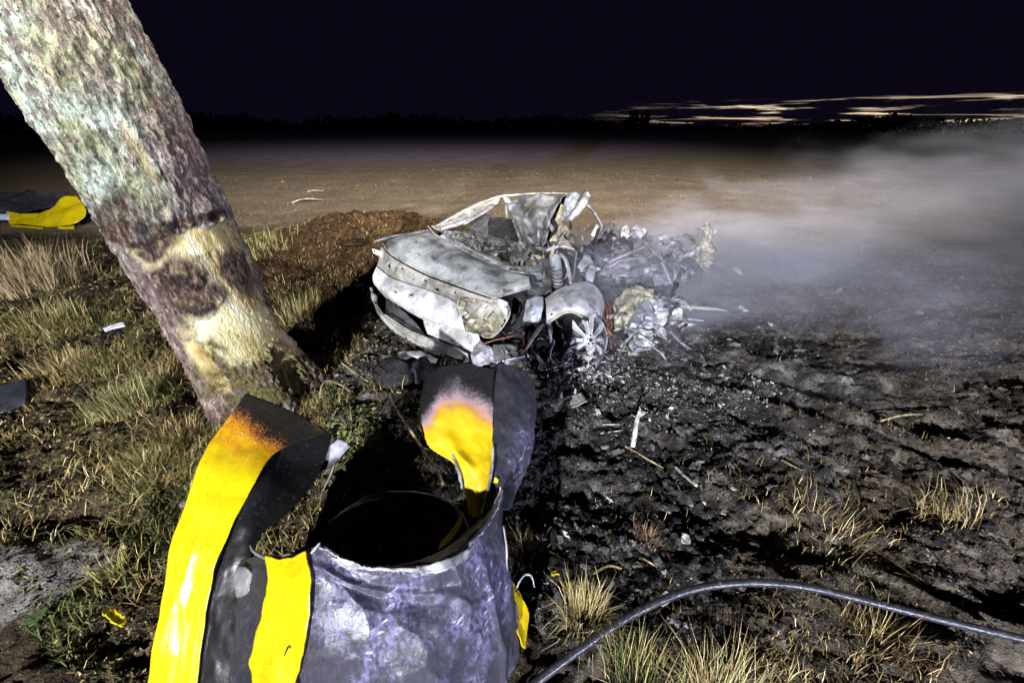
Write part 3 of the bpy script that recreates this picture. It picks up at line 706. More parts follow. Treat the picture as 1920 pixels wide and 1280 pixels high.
# boot lid
lid = [[(717, 455, 4.12), (736, 477, 4.00), (792, 508, 3.82), (849, 530, 3.62), (905, 550, 3.40), (930, 557, 3.32), (994, 538, 3.38)],
       [(735, 447, 4.18), (762, 465, 4.07), (814, 490, 3.92), (868, 513, 3.74), (922, 532, 3.54), (955, 542, 3.44), (994, 531, 3.42)],
       [(768, 436, 4.27), (795, 452, 4.19), (832, 473, 4.06), (878, 494, 3.88), (930, 515, 3.70), (965, 524, 3.56), (993, 522, 3.48)],
       [(802, 424, 4.36), (817, 440, 4.30), (842, 455, 4.19), (879, 477, 4.03), (921, 494, 3.86), (952, 507, 3.72), (989, 512, 3.58)]]
def lid_d(uu, vv): return .055 * np.sin(vv * 3.1) - .05 * sstep(.14, 0, uu) - .02 * sstep(.9, 1, uu) + .006 * fbm(uu * 9, vv * 4, 0, 3, 101) - .03 * np.exp(-(((uu - .75) / .12) ** 2 + ((vv - .5) / .25) ** 2))
LID = sheet('boot_lid', lid, MT['lid'], K, nu=120, nv=60, thick=.006, dent=lid_d, seed=2)
ptube('lid_edge', [(u, v + 1, z - .01) for (u, v, z) in lid[0][:6]] , .009, MT['bar'], K, n=60, k=8, rough=.1)
ptube('lid_edge', [(930, 558, 3.31), (950, 552, 3.33), (975, 545, 3.36), (996, 537, 3.38)], .008, MT['blue'], K, n=30, k=8, rough=.15)
sheet('window_surround', [[(822, 446, 4.29), (841, 457, 4.20), (878, 479, 4.04), (920, 496, 3.87), (951, 509, 3.73)], [(830, 442, 4.31), (850, 452, 4.22), (886, 472, 4.06), (928, 490, 3.89), (958, 503, 3.75)], [(836, 440, 4.34), (856, 450, 4.27), (890, 470, 4.12), (932, 489, 3.94), (962, 503, 3.80)]], MT['lid'], K, nu=70, nv=12, thick=.006, lift=.006, dent=lambda uu, vv: .012 * np.sin(vv * 3.1), seed=7)
ptube('window_lip', [(u, v, z - .005) for (u, v, z) in lid[3]], .008, MT['lid'], K, n=60, k=8, rough=.1)
ptube('spoiler_end', [(701, 453, 4.16), (720, 447, 4.2), (745, 441, 4.26), (774, 436, 4.32)], [.024, .028, .02, .008], MT['blue'], K, n=30, k=10, flat=.5)
# rear panel, holed strip above, bulging plate below
strip = [[(716, 462, 4.11), (736, 483, 3.99), (792, 514, 3.81), (849, 536, 3.61), (905, 556, 3.39), (932, 563, 3.31)],
         [(711, 478, 4.11), (735, 500, 3.98), (792, 526, 3.80), (847, 548, 3.60), (893, 571, 3.42), (925, 580, 3.33)],
         [(707, 498, 4.12), (736, 520, 3.98), (792, 540, 3.82), (845, 560, 3.62), (880, 585, 3.46), (910, 597, 3.36)]]
sheet('rear_panel', strip, MT['holed'], K, nu=130, nv=36, thick=.006, crumple=.006, cs=14, seed=5,
      holes=[(.17, .55, .013, .13), (.42, .42, .010, .09), (.50, .72, .012, .10), (.72, .70, .013, .10), (.08, .5, .008, .07), (.28, .3, .007, .06), (.62, .4, .007, .06), (.90, .45, .012, .1), (.34, .66, .006, .05)])
bulge = [[(706, 499, 4.12), (735, 521, 3.98), (792, 541, 3.81), (845, 561, 3.61), (876, 586, 3.45)],
         [(698, 522, 4.06), (731, 545, 3.90), (790, 563, 3.73), (845, 580, 3.54), (866, 592, 3.44)],
         [(708, 541, 4.04), (742, 565, 3.87), (790, 583, 3.70), (838, 598, 3.52), (868, 605, 3.42)],
         [(724, 558, 4.07), (762, 581, 3.89), (795, 600, 3.73), (836, 612, 3.56), (872, 622, 3.42)]]
sheet('rear_skin', bulge, MT['panel'], K, nu=100, nv=50, thick=.006, crumple=.005, cs=9, seed=6, holes=[(.30, .30, .010, .03), (.42, .25, .012, .03), (.20, .5, .006, .05)])
low = [[(792, 598, 3.72), (812, 604, 3.64), (840, 612, 3.54), (872, 620, 3.40), (896, 626, 3.30)],
       [(798, 616, 3.68), (820, 622, 3.59), (848, 628, 3.49), (878, 636, 3.36), (900, 640, 3.27)],
       [(806, 632, 3.66), (832, 640, 3.56), (858, 646, 3.46), (884, 655, 3.34), (902, 660, 3.26)],
       [(838, 640, 3.55), (855, 648, 3.48), (872, 660, 3.40), (890, 672, 3.30), (904, 680, 3.24)]]
sheet('rear_skin', low, MT['panel'], K, nu=60, nv=50, thick=.006, crumple=.006, cs=10, seed=16, holes=[(.42, .55, .02, .03)])
# tail-light cavity at the right corner
cav = [[(862, 556, 3.50), (890, 560, 3.42), (925, 566, 3.33), (952, 572, 3.32)],
       [(856, 580, 3.52), (890, 585, 3.50), (925, 590, 3.46), (950, 588, 3.36)],
       [(868, 608, 3.46), (895, 610, 3.47), (922, 615, 3.46), (940, 612, 3.36)],
       [(880, 630, 3.36), (900, 632, 3.36), (918, 632, 3.34), (932, 628, 3.30)]]
sheet('light_cavity', cav, MT['rust'], K, nu=50, nv=46, thick=.006, crumple=.022, cs=11, seed=17, ridged=True)
sheet('corner_plate', [[(912, 562, 3.33), (935, 560, 3.29), (952, 566, 3.28)], [(918, 575, 3.36), (938, 578, 3.29), (953, 585, 3.27)], [(930, 590, 3.34), (942, 594, 3.30), (950, 600, 3.28)]], MT['holed'], K, nu=30, nv=30, thick=.006, crumple=.008, cs=18, seed=18, jag=.8)
ptube('cavity_edge', [(862, 556, 3.48), (857, 578, 3.50), (862, 592, 3.47), (872, 604, 3.42)], [.004, .006, .007, .004], MT['bar'], K, n=24, k=7)
ptube('cavity_edge', [(952, 570, 3.27), (956, 586, 3.25), (948, 605, 3.26), (935, 622, 3.27), (920, 632, 3.28)], [.006, .009, .008, .007, .004], MT['bar'], K, n=30, k=7, rough=.2)
# bumper beam
bt = [(698, 538, 4.02), (703, 563, 3.98), (722, 592, 3.88), (764, 620, 3.70), (806, 638, 3.54), (849, 653, 3.38), (877, 667, 3.28)]
bm = [(700, 552, 3.98), (705, 574, 3.93), (730, 606, 3.81), (776, 638, 3.63), (812, 655, 3.49), (850, 668, 3.35), (878, 676, 3.27)]
bb = [(702, 566, 3.98), (708, 588, 3.92), (736, 619, 3.80), (790, 655, 3.60), (822, 673, 3.48), (852, 684, 3.37), (880, 688, 3.29)]
sheet('bumper_beam', [bt, bm, bb], MT['bar'], K, nu=120, nv=30, thick=.02, crumple=.006, cs=20, seed=19, holes=[(.73, .60, .012, .08), (.78, .60, .012, .08), (.15, .4, .01, .06)],
      dent=lambda uu, vv: .012 * np.exp(-((vv - .45) / .07) ** 2) - .01 * np.exp(-((vv - .62) / .05) ** 2))
sheet('slot_floor', [[(724, 560, 4.12), (765, 590, 3.95), (806, 636, 3.66)], [(722, 592, 3.98), (764, 622, 3.80), (806, 640, 3.62)]], MT['dark'], K, nu=30, nv=12, thick=.004, crumple=.01, cs=10, seed=20)
ptube('beam_ridge', [(u, v - 2, z - .015) for (u, v, z) in bt[2:]], .010, MT['holed'], K, n=60, k=7, rough=.5, seed=2)
sheet('side_bracket', [[(698, 466, 4.10), (706, 468, 4.10), (718, 472, 4.08)], [(699, 474, 4.10), (707, 478, 4.10), (718, 484, 4.08)]], MT['panel'], K, nu=16, nv=8, thick=.01, holes=[(.25, .5, .1, .2)])
# lower right corner lump beside the beam; bluish tint paints a blue-light highlight
sheet('corner_lump', [[(888, 655, 3.26), (900, 640, 3.24), (918, 648, 3.24)], [(884, 670, 3.22), (902, 664, 3.17), (926, 662, 3.21)], [(886, 684, 3.22), (905, 684, 3.16), (926, 682, 3.20)], [(890, 696, 3.22), (908, 697, 3.18), (924, 694, 3.2)]], MT['mauve'], K, nu=30, nv=36, thick=.006, crumple=.014, cs=14, seed=22, ridged=True)
# far C-pillar, roof rail, roof
ptube('roof_rail', [(818, 424, 4.40), (850, 406, 4.50), (885, 388, 4.60), (915, 375, 4.68), (940, 368, 4.72), (985, 364, 4.62), (1030, 362, 4.46), (1064, 363, 4.34)], [.016, .022, .022, .021, .020, .016, .014, .010], MT['bar'], K, n=100, k=10, flat=.7, rough=.15)
sheet('rear_pillar', [[(808, 424, 4.40), (848, 408, 4.49), (890, 387, 4.60), (938, 369, 4.71)], [(818, 430, 4.385), (855, 413, 4.46), (893, 392, 4.575), (936, 375, 4.69)], [(830, 434, 4.37), (862, 418, 4.44), (897, 398, 4.55), (933, 382, 4.67)]], MT['holed'], K, nu=60, nv=14, thick=.012, crumple=.008, cs=16, seed=23)
ptube('inner_pillar', [(826, 430, 4.36), (858, 420, 4.42), (880, 412, 4.46), (905, 398, 4.54), (925, 384, 4.62)], [.02, .026, .022, .02, .015], MT['mauve'], K, n=60, k=9, rough=.35, seed=4)
ptube('inner_pillar', [(870, 420, 4.40), (892, 408, 4.44), (925, 388, 4.52)], [.015, .012, .01], MT['blue'], K, n=30, k=8, rough=.2)
roof = [[(944, 372, 4.70), (975, 368, 4.62), (1010, 364, 4.52), (1040, 364, 4.42), (1060, 366, 4.34)],
        [(952, 392, 4.58), (980, 392, 4.52), (1008, 392, 4.42), (1035, 392, 4.36), (1050, 388, 4.30)],
        [(962, 418, 4.46), (985, 420, 4.42), (1008, 418, 4.34), (1028, 418, 4.32), (1040, 412, 4.28)],
        [(974, 444, 4.34), (990, 446, 4.30), (1008, 444, 4.26), (1020, 444, 4.26), (1030, 438, 4.26)],
        [(982, 464, 4.24), (996, 467, 4.20), (1008, 466, 4.18), (1015, 462, 4.2), (1022, 458, 4.22)]]
sheet('roof_panel', roof, MT['roof'], K, nu=70, nv=60, thick=.006, crumple=.035, cs=4.5, seed=25, ridged=True, dent=lambda uu, vv: .05 * np.sin(uu * 15) * sstep(0, .6, vv))
sheet('roof_edge', [[(943, 370, 4.66), (954, 372, 4.62)], [(956, 398, 4.54), (968, 400, 4.52)], [(966, 430, 4.38), (978, 434, 4.36)], [(976, 458, 4.22), (986, 464, 4.20)]], MT['bar'], K, nu=10, nv=50, thick=.008, lift=.012, crumple=.01, cs=25, seed=26)
ptube('seat_post', [(949, 384, 4.62), (950, 398, 4.60), (951, 410, 4.58)], [.02, .016, .012], MT['bar'], K, n=14, k=8, rough=.2)
sheet('dark_gap_sheet', [[(1052, 370, 4.46), (1064, 368, 4.44)], [(1030, 410, 4.42), (1052, 410, 4.38)], [(1010, 450, 4.34), (1040, 455, 4.3)], [(1000, 470, 4.3), (1030, 472, 4.24)]], MT['char'], K, nu=14, nv=30, thick=.01, crumple=.012, cs=10, seed=24)  # black sheet standing in for the dark gap beside the roof
sheet('roof_fold', [[(1064, 362, 4.32), (1080, 362, 4.30), (1090, 368, 4.30)], [(1058, 384, 4.28), (1070, 390, 4.24), (1080, 392, 4.24)], [(1054, 410, 4.22), (1060, 415, 4.18), (1068, 412, 4.2)]], MT['blue'], K, nu=30, nv=30, thick=.006, crumple=.016, cs=9, seed=27, ridged=True)
sheet('roof_fold', [[(1092, 368, 4.28), (1100, 362, 4.26), (1108, 368, 4.26)], [(1078, 388, 4.22), (1086, 388, 4.18), (1094, 392, 4.2)], [(1062, 410, 4.18), (1066, 414, 4.14), (1072, 416, 4.16)]], MT['lid'], K, nu=24, nv=30, thick=.006, dent=lambda uu, vv: .02 * np.sin(uu * 3.1), seed=28)
sheet('torn_pillar', [[(1052, 384, 4.26), (1058, 386, 4.24)], [(1042, 412, 4.20), (1056, 418, 4.16)], [(1046, 428, 4.14), (1060, 436, 4.12)], [(1030, 452, 4.14), (1042, 462, 4.12)]], MT['rust'], K, nu=16, nv=40, thick=.006, crumple=.02, cs=10, seed=29, ridged=True)
sheet('door_skin', [[(1054, 424, 4.10), (1062, 422, 4.08), (1068, 430, 4.08)], [(1050, 442, 4.06), (1064, 442, 4.04), (1075, 446, 4.05)], [(1042, 462, 4.02), (1060, 466, 4.00), (1080, 470, 4.02)]], MT['rust'], K, nu=30, nv=30, thick=.006, crumple=.012, cs=9, seed=30)
ptube('windscreen_pillar', [(1096, 380, 4.32), (1108, 392, 4.36), (1120, 408, 4.40), (1128, 424, 4.40), (1122, 438, 4.36), (1108, 448, 4.3)], [.014, .016, .016, .014, .01, .008], MT['roof'], K, n=60, k=9, rough=.3)
sheet('windscreen_pillar', [[(1118, 420, 4.38), (1124, 424, 4.38)], [(1108, 440, 4.32), (1116, 446, 4.32)]], MT['bar'], K, nu=8, nv=14, thick=.01)
# inside: parcel shelf with two speaker openings, dark seat back
shelf = [[(826, 432, 4.36), (870, 436, 4.38), (920, 442, 4.36), (975, 456, 4.26), (1030, 466, 4.12)],
         [(838, 448, 4.22), (880, 460, 4.18), (925, 470, 4.12), (975, 480, 4.02), (1025, 486, 3.92)],
         [(852, 460, 4.14), (892, 481, 3.98), (930, 498, 3.84), (970, 512, 3.70), (1015, 516, 3.62)]]
sheet('parcel_shelf', shelf, burnt_metal('charred_shelf', .05, .22, .8, .5), K, nu=90, nv=60, thick=.006, crumple=.020, cs=14, seed=33, ridged=True, holes=[(.16, .45, .075, .15), (.60, .62, .085, .17), (.76, .74, .06, .10)])
for (u, v, z, s) in ((867, 446, 4.24, 24), (942, 482, 3.96, 26), (972, 494, 3.84, 17)):
    ring = [(u + s * math.cos(t), v + s * .42 * math.sin(t), z + .05 * -math.sin(t)) for t in np.linspace(0, 6.28, 14)]
    ptube('speaker_ring', ring, .007, MT['dark'], K, n=60, k=7, rough=.25)
sheet('seat_back', [[(918, 406, 4.60), (945, 408, 4.58), (962, 412, 4.52)], [(914, 425, 4.56), (945, 428, 4.52), (968, 435, 4.46)], [(918, 442, 4.48), (950, 448, 4.44), (980, 458, 4.36)]], MT['char'], K, nu=30, nv=30, thick=.06, crumple=.012, cs=9, seed=34)
sheet('seat_side', [[(885, 408, 4.62), (905, 402, 4.64), (920, 404, 4.62)], [(880, 425, 4.56), (900, 422, 4.58), (916, 426, 4.56)], [(876, 436, 4.5), (895, 438, 4.5), (915, 440, 4.5)]], MT['dark'], K, nu=24, nv=24, thick=.03, crumple=.015, cs=9, seed=35)
# dark hollow under the lid, between rear corner and wheel
sheet('wheel_well', [[(930, 560, 3.62), (975, 545, 3.62), (1020, 520, 3.66)], [(930, 600, 3.60), (975, 600, 3.64), (1025, 590, 3.62)], [(925, 650, 3.50), (975, 655, 3.50), (1030, 650, 3.52)], [(920, 690, 3.36), (975, 692, 3.38), (1035, 690, 3.42)]], MT['char'], K, nu=50, nv=50, thick=.02, crumple=.05, cs=6, seed=36)
sheet('inner_wall', [[(985, 505, 3.66), (1010, 495, 3.72), (1040, 478, 3.82)], [(990, 525, 3.62), (1012, 525, 3.66), (1035, 520, 3.7)], [(990, 548, 3.56), (1012, 552, 3.56), (1035, 548, 3.6)]], MT['dark'], K, nu=40, nv=40, thick=.01, crumple=.03, cs=8, seed=37)
# wheel arch dome and its left plate
sheet('arch_plate', [[(987, 562, 3.42), (1003, 556, 3.40), (1020, 556, 3.42)], [(983, 582, 3.40), (1000, 580, 3.36), (1018, 580, 3.38)], [(980, 602, 3.42), (998, 606, 3.38), (1014, 604, 3.40)]], MT['blue'], K, nu=30, nv=30, thick=.008, crumple=.010, cs=14, seed=38)
dome = [[(1022, 560, 3.46), (1040, 546, 3.46), (1066, 534, 3.46), (1092, 527, 3.48), (1115, 534, 3.50), (1130, 552, 3.52)],
        [(1024, 574, 3.36), (1042, 562, 3.34), (1068, 554, 3.32), (1096, 550, 3.34), (1120, 560, 3.40), (1133, 572, 3.46)],
        [(1024, 590, 3.32), (1042, 580, 3.29), (1068, 573, 3.26), (1094, 574, 3.27), (1118, 582, 3.34), (1131, 590, 3.42)],
        [(1025, 602, 3.31), (1040, 595, 3.28), (1062, 585, 3.25), (1085, 588, 3.26), (1110, 597, 3.33), (1128, 602, 3.40)]]
tag(sheet('wheel_arch', dome, MT['alloy'], K, nu=70, nv=50, thick=.008, crumple=.006, cs=10, seed=39, holes=[(.12, .78, .02, .05)]), 'smooth pale dome of the wheel arch')
ptube('arch_rim', [(1030, 604, 3.29), (1042, 596, 3.27), (1060, 586, 3.24), (1076, 586, 3.25), (1092, 594, 3.27)], .010, MT['rust'], K, n=40, k=8)
ptube('arch_leg', [(1028, 600, 3.32), (1031, 625, 3.30), (1034, 645, 3.30)], [.02, .018, .012], MT['blue'], K, n=20, k=8, flat=.5, rough=.2)
# damper, struts and rods over the arch
ptube('damper', [(1040, 482, 3.72), (1044, 508, 3.64), (1047, 536, 3.56)], [.055, .05, .045], MT['blue'], K, n=40, k=14, rough=.12, seed=3)
for k in range(6):
    u, v, z = 1041 + k * 1.2, 500 + k * 7, 3.67 - k * .022
    ptube('spring_coil', [(u - 11, v - 2, z), (u - 4, v + 2, z - .06), (u + 6, v + 2, z - .06), (u + 11, v - 2, z)], .008, MT['dark'], K, n=18, k=7)
ptube('strut', [(1050, 476, 3.74), (1060, 486, 3.70), (1067, 510, 3.62), (1071, 532, 3.56)], [.025, .024, .022, .02], MT['alloy'], K, n=40, k=10, flat=.6, rough=.12)
ptube('rod', [(1081, 470, 3.74), (1078, 500, 3.66), (1074, 530, 3.58)], .009, MT['mauve'], K, n=24, k=7)
ptube('cross_rail', [(1018, 474, 3.92), (1040, 464, 3.92), (1060, 462, 3.9), (1082, 468, 3.88)], [.02, .022, .014, .01], MT['mauve'], K, n=30, k=8, rough=.35, seed=7)
sheet('torn_bracket', [[(1082, 500, 3.70), (1095, 480, 3.74), (1104, 478, 3.76)], [(1090, 508, 3.68), (1104, 496, 3.7), (1114, 492, 3.72)]], MT['blue'], K, nu=16, nv=14, thick=.006, crumple=.01, cs=12, seed=43)
sheet('torn_bracket', [[(1098, 512, 3.66), (1108, 496, 3.7), (1118, 502, 3.7)], [(1100, 532, 3.6), (1108, 530, 3.62), (1112, 528, 3.62)]], MT['mauve'], K, nu=16, nv=16, thick=.006, crumple=.01, cs=12, seed=44)
ptube('link_arm', [(1018, 608, 3.30), (1006, 622, 3.24), (996, 636, 3.20), (986, 655, 3.16)], [.012, .026, .024, .010], MT['bar'], K, n=30, k=9, flat=.45, rough=.25)
for k, w in enumerate([[(905, 645, 3.22), (930, 637, 3.24), (955, 632, 3.24), (976, 622, 3.26)], [(976, 622, 3.25), (982, 640, 3.22), (978, 655, 3.18), (982, 672, 3.15), (980, 700, 3.10)], [(984, 655, 3.17), (976, 662, 3.16), (982, 668, 3.14)], [(1076, 530, 3.5), (1070, 536, 3.46), (1060, 534, 3.44)]]):
    ptube('copper_wire', w, .006, MT['copper'], K, n=40, k=6, rough=.8, seed=k)
for k in range(5):
    x0 = 1142 + random.uniform(-6, 6); y0 = 566 + random.uniform(-6, 14)
    ptube('copper_wire', [(x0, y0, 3.34), (x0 + random.uniform(-6, 10), y0 + 20, 3.30), (x0 + random.uniform(-4, 12), y0 + 45, 3.27), (x0 + random.uniform(0, 10), y0 + 60 + 20 * random.random(), 3.26)], .005, MT['copper'], K, n=24, k=5, rough=.9, seed=k + 30)
# side sill, low bluish plate
sheet('sill_plate', [[(925, 645, 3.22), (950, 645, 3.24), (980, 650, 3.22)], [(925, 668, 3.18), (955, 668, 3.18), (985, 672, 3.18)], [(928, 680, 3.16), (955, 676, 3.16), (985, 668, 3.16)]], MT['dark'], K, nu=24, nv=20, thick=.008, crumple=.015, cs=12, seed=45)
ptube('sill_edge', [(920, 684, 3.16), (945, 676, 3.14), (985, 668, 3.14)], .011, MT['mauve'], K, n=24, k=7, rough=.3)
# wheel: pointed star of ten spokes, hub, ring of the rim behind, brake disc
wc = P(1106, 637, 3.22)
wf = np.array([.28, -.88, .36]); wf /= np.linalg.norm(wf)          # wheel faces the photographer, leaning back
wr = np.cross([0, 0, 1.0], wf); wr = -wr / np.linalg.norm(wr); wu = np.cross(wf, wr); wu = wu if wu[2] > 0 else -wu
def wp(x, y, d): return wc + wr * x * .80 + wu * y + wf * d
WH = bpy.data.objects.new('wheel', clean_quads('wheel', *tube_arr(np.array([wp(0, 0, -.03), wp(0, 0, .012)]), [.062, .055], n=4, k=24))); COL.objects.link(WH)
WH.data.materials.append(MT['alloy']); WH.parent = car; WH.matrix_parent_inverse = Matrix.Translation(-car.location)
def spoke_mesh(k):
    a = math.pi * 2 * k / 10 + .12 + .13 * math.sin(k * 3.7); c, s = math.cos(a), math.sin(a); sg = 1 if k % 2 else -1
    L = .205 + .035 * math.sin(k * 2.3); ps = []
    for r, w, o_, d0, d1 in ((.028, .014, 0, -.014, .014), (.09, .018, .002, -.020, .010), (.155, .027, .006, -.026, .000), (L - .035, .030, .012, -.034, -.008), (L, .007, .036, -.030, -.016)):
        for sw, d in ((-1, d0), (-.35, d1), (.45, d1), (1, d0)):
            q = w * sw + o_ * sg
            ps.append(wp(c * r - s * q, s * r + c * q, d + .006 * math.sin(k * 1.7 + r * 30)))
    f = []
    for i in range(4):
        for j in range(4):
            a0, b0 = i * 4 + j, i * 4 + (j + 1) % 4
            f.append((a0, b0, b0 + 4, a0 + 4))
    f += [(3, 2, 1, 0), (16, 17, 18, 19)]
    return ps, f
for k in range(10):
    ps, f = spoke_mesh(k)
    link('spoke', clean_quads('spoke', ps, f, smooth=False), MT['alloy'], None).parent = WH
for k in range(5):
    a = math.pi * 2 * k / 5 + .4
    v, f = tube_arr(np.array([wp(.036 * math.cos(a), .036 * math.sin(a), .010), wp(.036 * math.cos(a), .036 * math.sin(a), .0155)]), [.0085, .0085], n=3, k=10)
    link('bolt_hole', clean_quads('bolt_hole', v, f), MT['char']).parent = WH
v, f = tube_arr(np.array([wp(0, 0, .010), wp(0, 0, .0165)]), [.016, .016], n=3, k=14); link('centre_hole', clean_quads('centre_hole', v, f), MT['char']).parent = WH
def arc(r, d, a0, a1, n=24): return [wp(r * math.cos(t), r * math.sin(t), d) for t in np.linspace(a0, a1, n)]
g1 = [arc(.205, -.02, 1.9, 4.6), arc(.20, -.10, 1.9, 4.6), arc(.205, -.19, 1.9, 4.6)]
sheet('rim_barrel', [r[::4] + [r[-1]] for r in g1], MT['mauve'], None, nu=40, nv=12, thick=.008, world=True, crumple=.004, cs=20).parent = WH
v, f = tube_arr(np.array(arc(.208, -.195, 1.7, 4.8)), .010, n=40, k=7); link('rim_lip', clean_quads('rim_lip', v, f), MT['copper']).parent = WH
v, f = tube_arr(np.array([wp(-.02, 0, -.075), wp(-.02, 0, -.065)]), [.15, .15], n=3, k=32); link('brake_disc', clean_quads('brake_disc', v, f), MT['dark']).parent = WH
v, f = tube_arr(np.array([wp(-.16, -.01, -.16), wp(-.20, -.03, -.19), wp(-.20, -.10, -.19), wp(-.15, -.12, -.16)]), [.014, .02, .02, .012], n=24, k=8, rough=.3); link('brake_hose', clean_quads('brake_hose', v, f), MT['mauve']).parent = WH
# torn front end: charred core, listed plates and rails, then loose shards
def blob(name, c, r, m, seed, nu=110, nv=70, amp=.22):
    ph = np.linspace(0.02, np.pi - .02, nv)[:, None]; t = np.linspace(0, 2 * np.pi, nu, endpoint=False)[None]
    d = np.stack([np.sin(ph) * np.cos(t), np.sin(ph) * np.sin(t), np.cos(ph) * np.ones_like(t)], -1)
    rad = 1 + amp * (1 - 2 * np.abs(fbm(d[..., 0] * 3, d[..., 1] * 3, d[..., 2] * 3, 5, seed, .62)))
    v = np.asarray(c) + d * rad[..., None] * np.asarray(r)
    i = np.arange(nu * nv).reshape(nv, nu)
    f = np.stack([i[:-1], np.roll(i[:-1], -1, 1), np.roll(i[1:], -1, 1), i[1:]], -1).reshape(-1, 4)
    return link(name, mesh_np(name, v.reshape(-1, 3), f), m, K)
blob('charred_core', P(1190, 545, 4.42), (.36, .30, .27), MT['char'], 201)
blob('charred_core', P(1128, 495, 4.5), (.22, .22, .24), MT['char'], 202)
blob('charred_core', P(1250, 520, 4.75), (.34, .30, .25), MT['char'], 203)
blob('charred_core', P(1160, 625, 3.75), (.24, .22, .20), MT['char'], 204)
plates = [
 ('engine_cover', 'rust', [[(1152, 566, 3.62), (1180, 540, 3.68), (1225, 545, 3.68)], [(1150, 595, 3.52), (1182, 578, 3.50), (1215, 575, 3.55)], [(1152, 622, 3.45), (1180, 615, 3.44), (1205, 605, 3.5)]]),
 ('engine_cover', 'rust', [[(1184, 540, 3.66), (1202, 538, 3.66), (1226, 548, 3.66)], [(1184, 548, 3.58), (1205, 550, 3.58), (1224, 553, 3.6)]]),
 ('wing_panel', 'blue', [[(1198, 575, 3.52), (1215, 562, 3.54), (1245, 560, 3.58)], [(1182, 600, 3.46), (1208, 594, 3.42), (1240, 590, 3.5)], [(1170, 622, 3.42), (1195, 620, 3.38), (1225, 616, 3.44)]]),
 ('gearbox_case', 'alloy', [[(1178, 622, 3.40), (1200, 615, 3.36), (1222, 620, 3.38)], [(1180, 642, 3.36), (1200, 638, 3.30), (1224, 636, 3.34)], [(1186, 660, 3.34), (1205, 655, 3.3), (1220, 650, 3.33)]]),
 ('torn_bracket', 'alloy', [[(1232, 580, 3.5), (1245, 576, 3.5), (1252, 580, 3.5)], [(1224, 598, 3.46), (1240, 600, 3.44), (1250, 602, 3.46)], [(1226, 606, 3.45), (1236, 610, 3.44), (1246, 606, 3.46)]]),
 ('torn_bracket', 'alloy', [[(1262, 582, 3.52), (1270, 576, 3.52), (1278, 582, 3.52)], [(1258, 596, 3.5), (1268, 598, 3.48), (1280, 594, 3.5)]]),
 ('torn_bracket', 'mauve', [[(1226, 612, 3.44), (1236, 610, 3.43)], [(1246, 632, 3.40), (1256, 624, 3.40)]]),
 ('bonnet_piece', 'mauve', [[(1226, 466, 4.6), (1238, 440, 4.66), (1252, 444, 4.66)], [(1245, 480, 4.52), (1262, 462, 4.55), (1278, 458, 4.6)], [(1280, 494, 4.46), (1292, 482, 4.5), (1304, 478, 4.55)]]),
 ('torn_bracket', 'bar', [[(1166, 425, 4.6), (1176, 424, 4.6)], [(1164, 445, 4.56), (1174, 450, 4.54)]]),
 ('bulkhead_piece', 'mauve', [[(1166, 428, 4.62), (1190, 424, 4.64), (1212, 430, 4.66)], [(1164, 448, 4.56), (1190, 446, 4.56), (1215, 446, 4.6)], [(1160, 466, 4.46), (1188, 464, 4.46), (1216, 458, 4.5)]]),
 ('bulkhead_piece', 'dark', [[(1122, 425, 4.5), (1140, 420, 4.55), (1164, 424, 4.58)], [(1118, 455, 4.4), (1140, 455, 4.42), (1160, 458, 4.46)], [(1112, 495, 4.2), (1138, 495, 4.24), (1156, 495, 4.3)]]),
 ('crumpled_panel', 'mauve', [[(1140, 492, 4.18), (1170, 482, 4.18), (1205, 476, 4.24)], [(1142, 508, 4.08), (1175, 500, 4.06), (1215, 494, 4.12)], [(1150, 520, 4.0), (1180, 520, 3.96), (1225, 516, 4.0)]]),
 ('crumpled_panel', 'blue', [[(1218, 498, 4.22), (1250, 492, 4.3), (1285, 500, 4.36)], [(1220, 515, 4.12), (1252, 512, 4.14), (1288, 518, 4.2)], [(1228, 536, 4.0), (1256, 534, 4.02), (1280, 535, 4.08)]]),
]
for k, (nm, mt_, gr) in enumerate(plates):
    sheet(nm, gr, MT[mt_], K, nu=36, nv=34, thick=.006, crumple=.026, cs=8, seed=400 + k, ridged=True, jag=1.2)
rails = [
 ('bent_rail', 'mauve', [(1140, 492, 4.12), (1165, 480, 4.12), (1190, 470, 4.16), (1216, 458, 4.24)], [.022, .03, .028, .02]),
 ('bent_rail', 'blue', [(1150, 520, 3.96), (1180, 510, 3.94), (1205, 502, 3.98), (1220, 490, 4.02)], [.015, .022, .02, .012]),
 ('bent_rail', 'mauve', [(1140, 502, 4.06), (1165, 488, 4.05), (1195, 484, 4.08), (1212, 488, 4.1)], [.012, .016, .016, .01]),
 ('bent_rail', 'alloy', [(1242, 492, 4.1), (1250, 512, 4.04), (1258, 530, 4.0)], [.016, .02, .012]),
 ('bent_rail', 'alloy', [(1262, 500, 4.08), (1266, 515, 4.04), (1262, 530, 4.0)], [.01, .014, .008]),
 ('bent_rail', 'mauve', [(1240, 442, 4.62), (1270, 458, 4.58), (1310, 480, 4.52)], [.016, .018, .012]),
 ('bent_rail', 'bar', [(1270, 572, 3.62), (1300, 576, 3.66), (1330, 578, 3.7), (1362, 582, 3.74)], [.03, .032, .028, .022]),
 ('bent_rail', 'alloy', [(1262, 598, 3.52), (1290, 598, 3.54), (1318, 601, 3.56)], [.016, .012, .01]),
 ('bent_rail', 'bar', [(1268, 580, 3.56), (1276, 570, 3.6), (1284, 562, 3.62)], [.02, .025, .008]),
 ('bent_rail', 'blue', [(1200, 560, 3.5), (1190, 590, 3.42), (1172, 625, 3.36)], [.006, .009, .006]),
 ('bent_rail', 'mauve', [(1256, 620, 3.36), (1275, 640, 3.3), (1296, 655, 3.24)], [.012, .016, .008]),
]
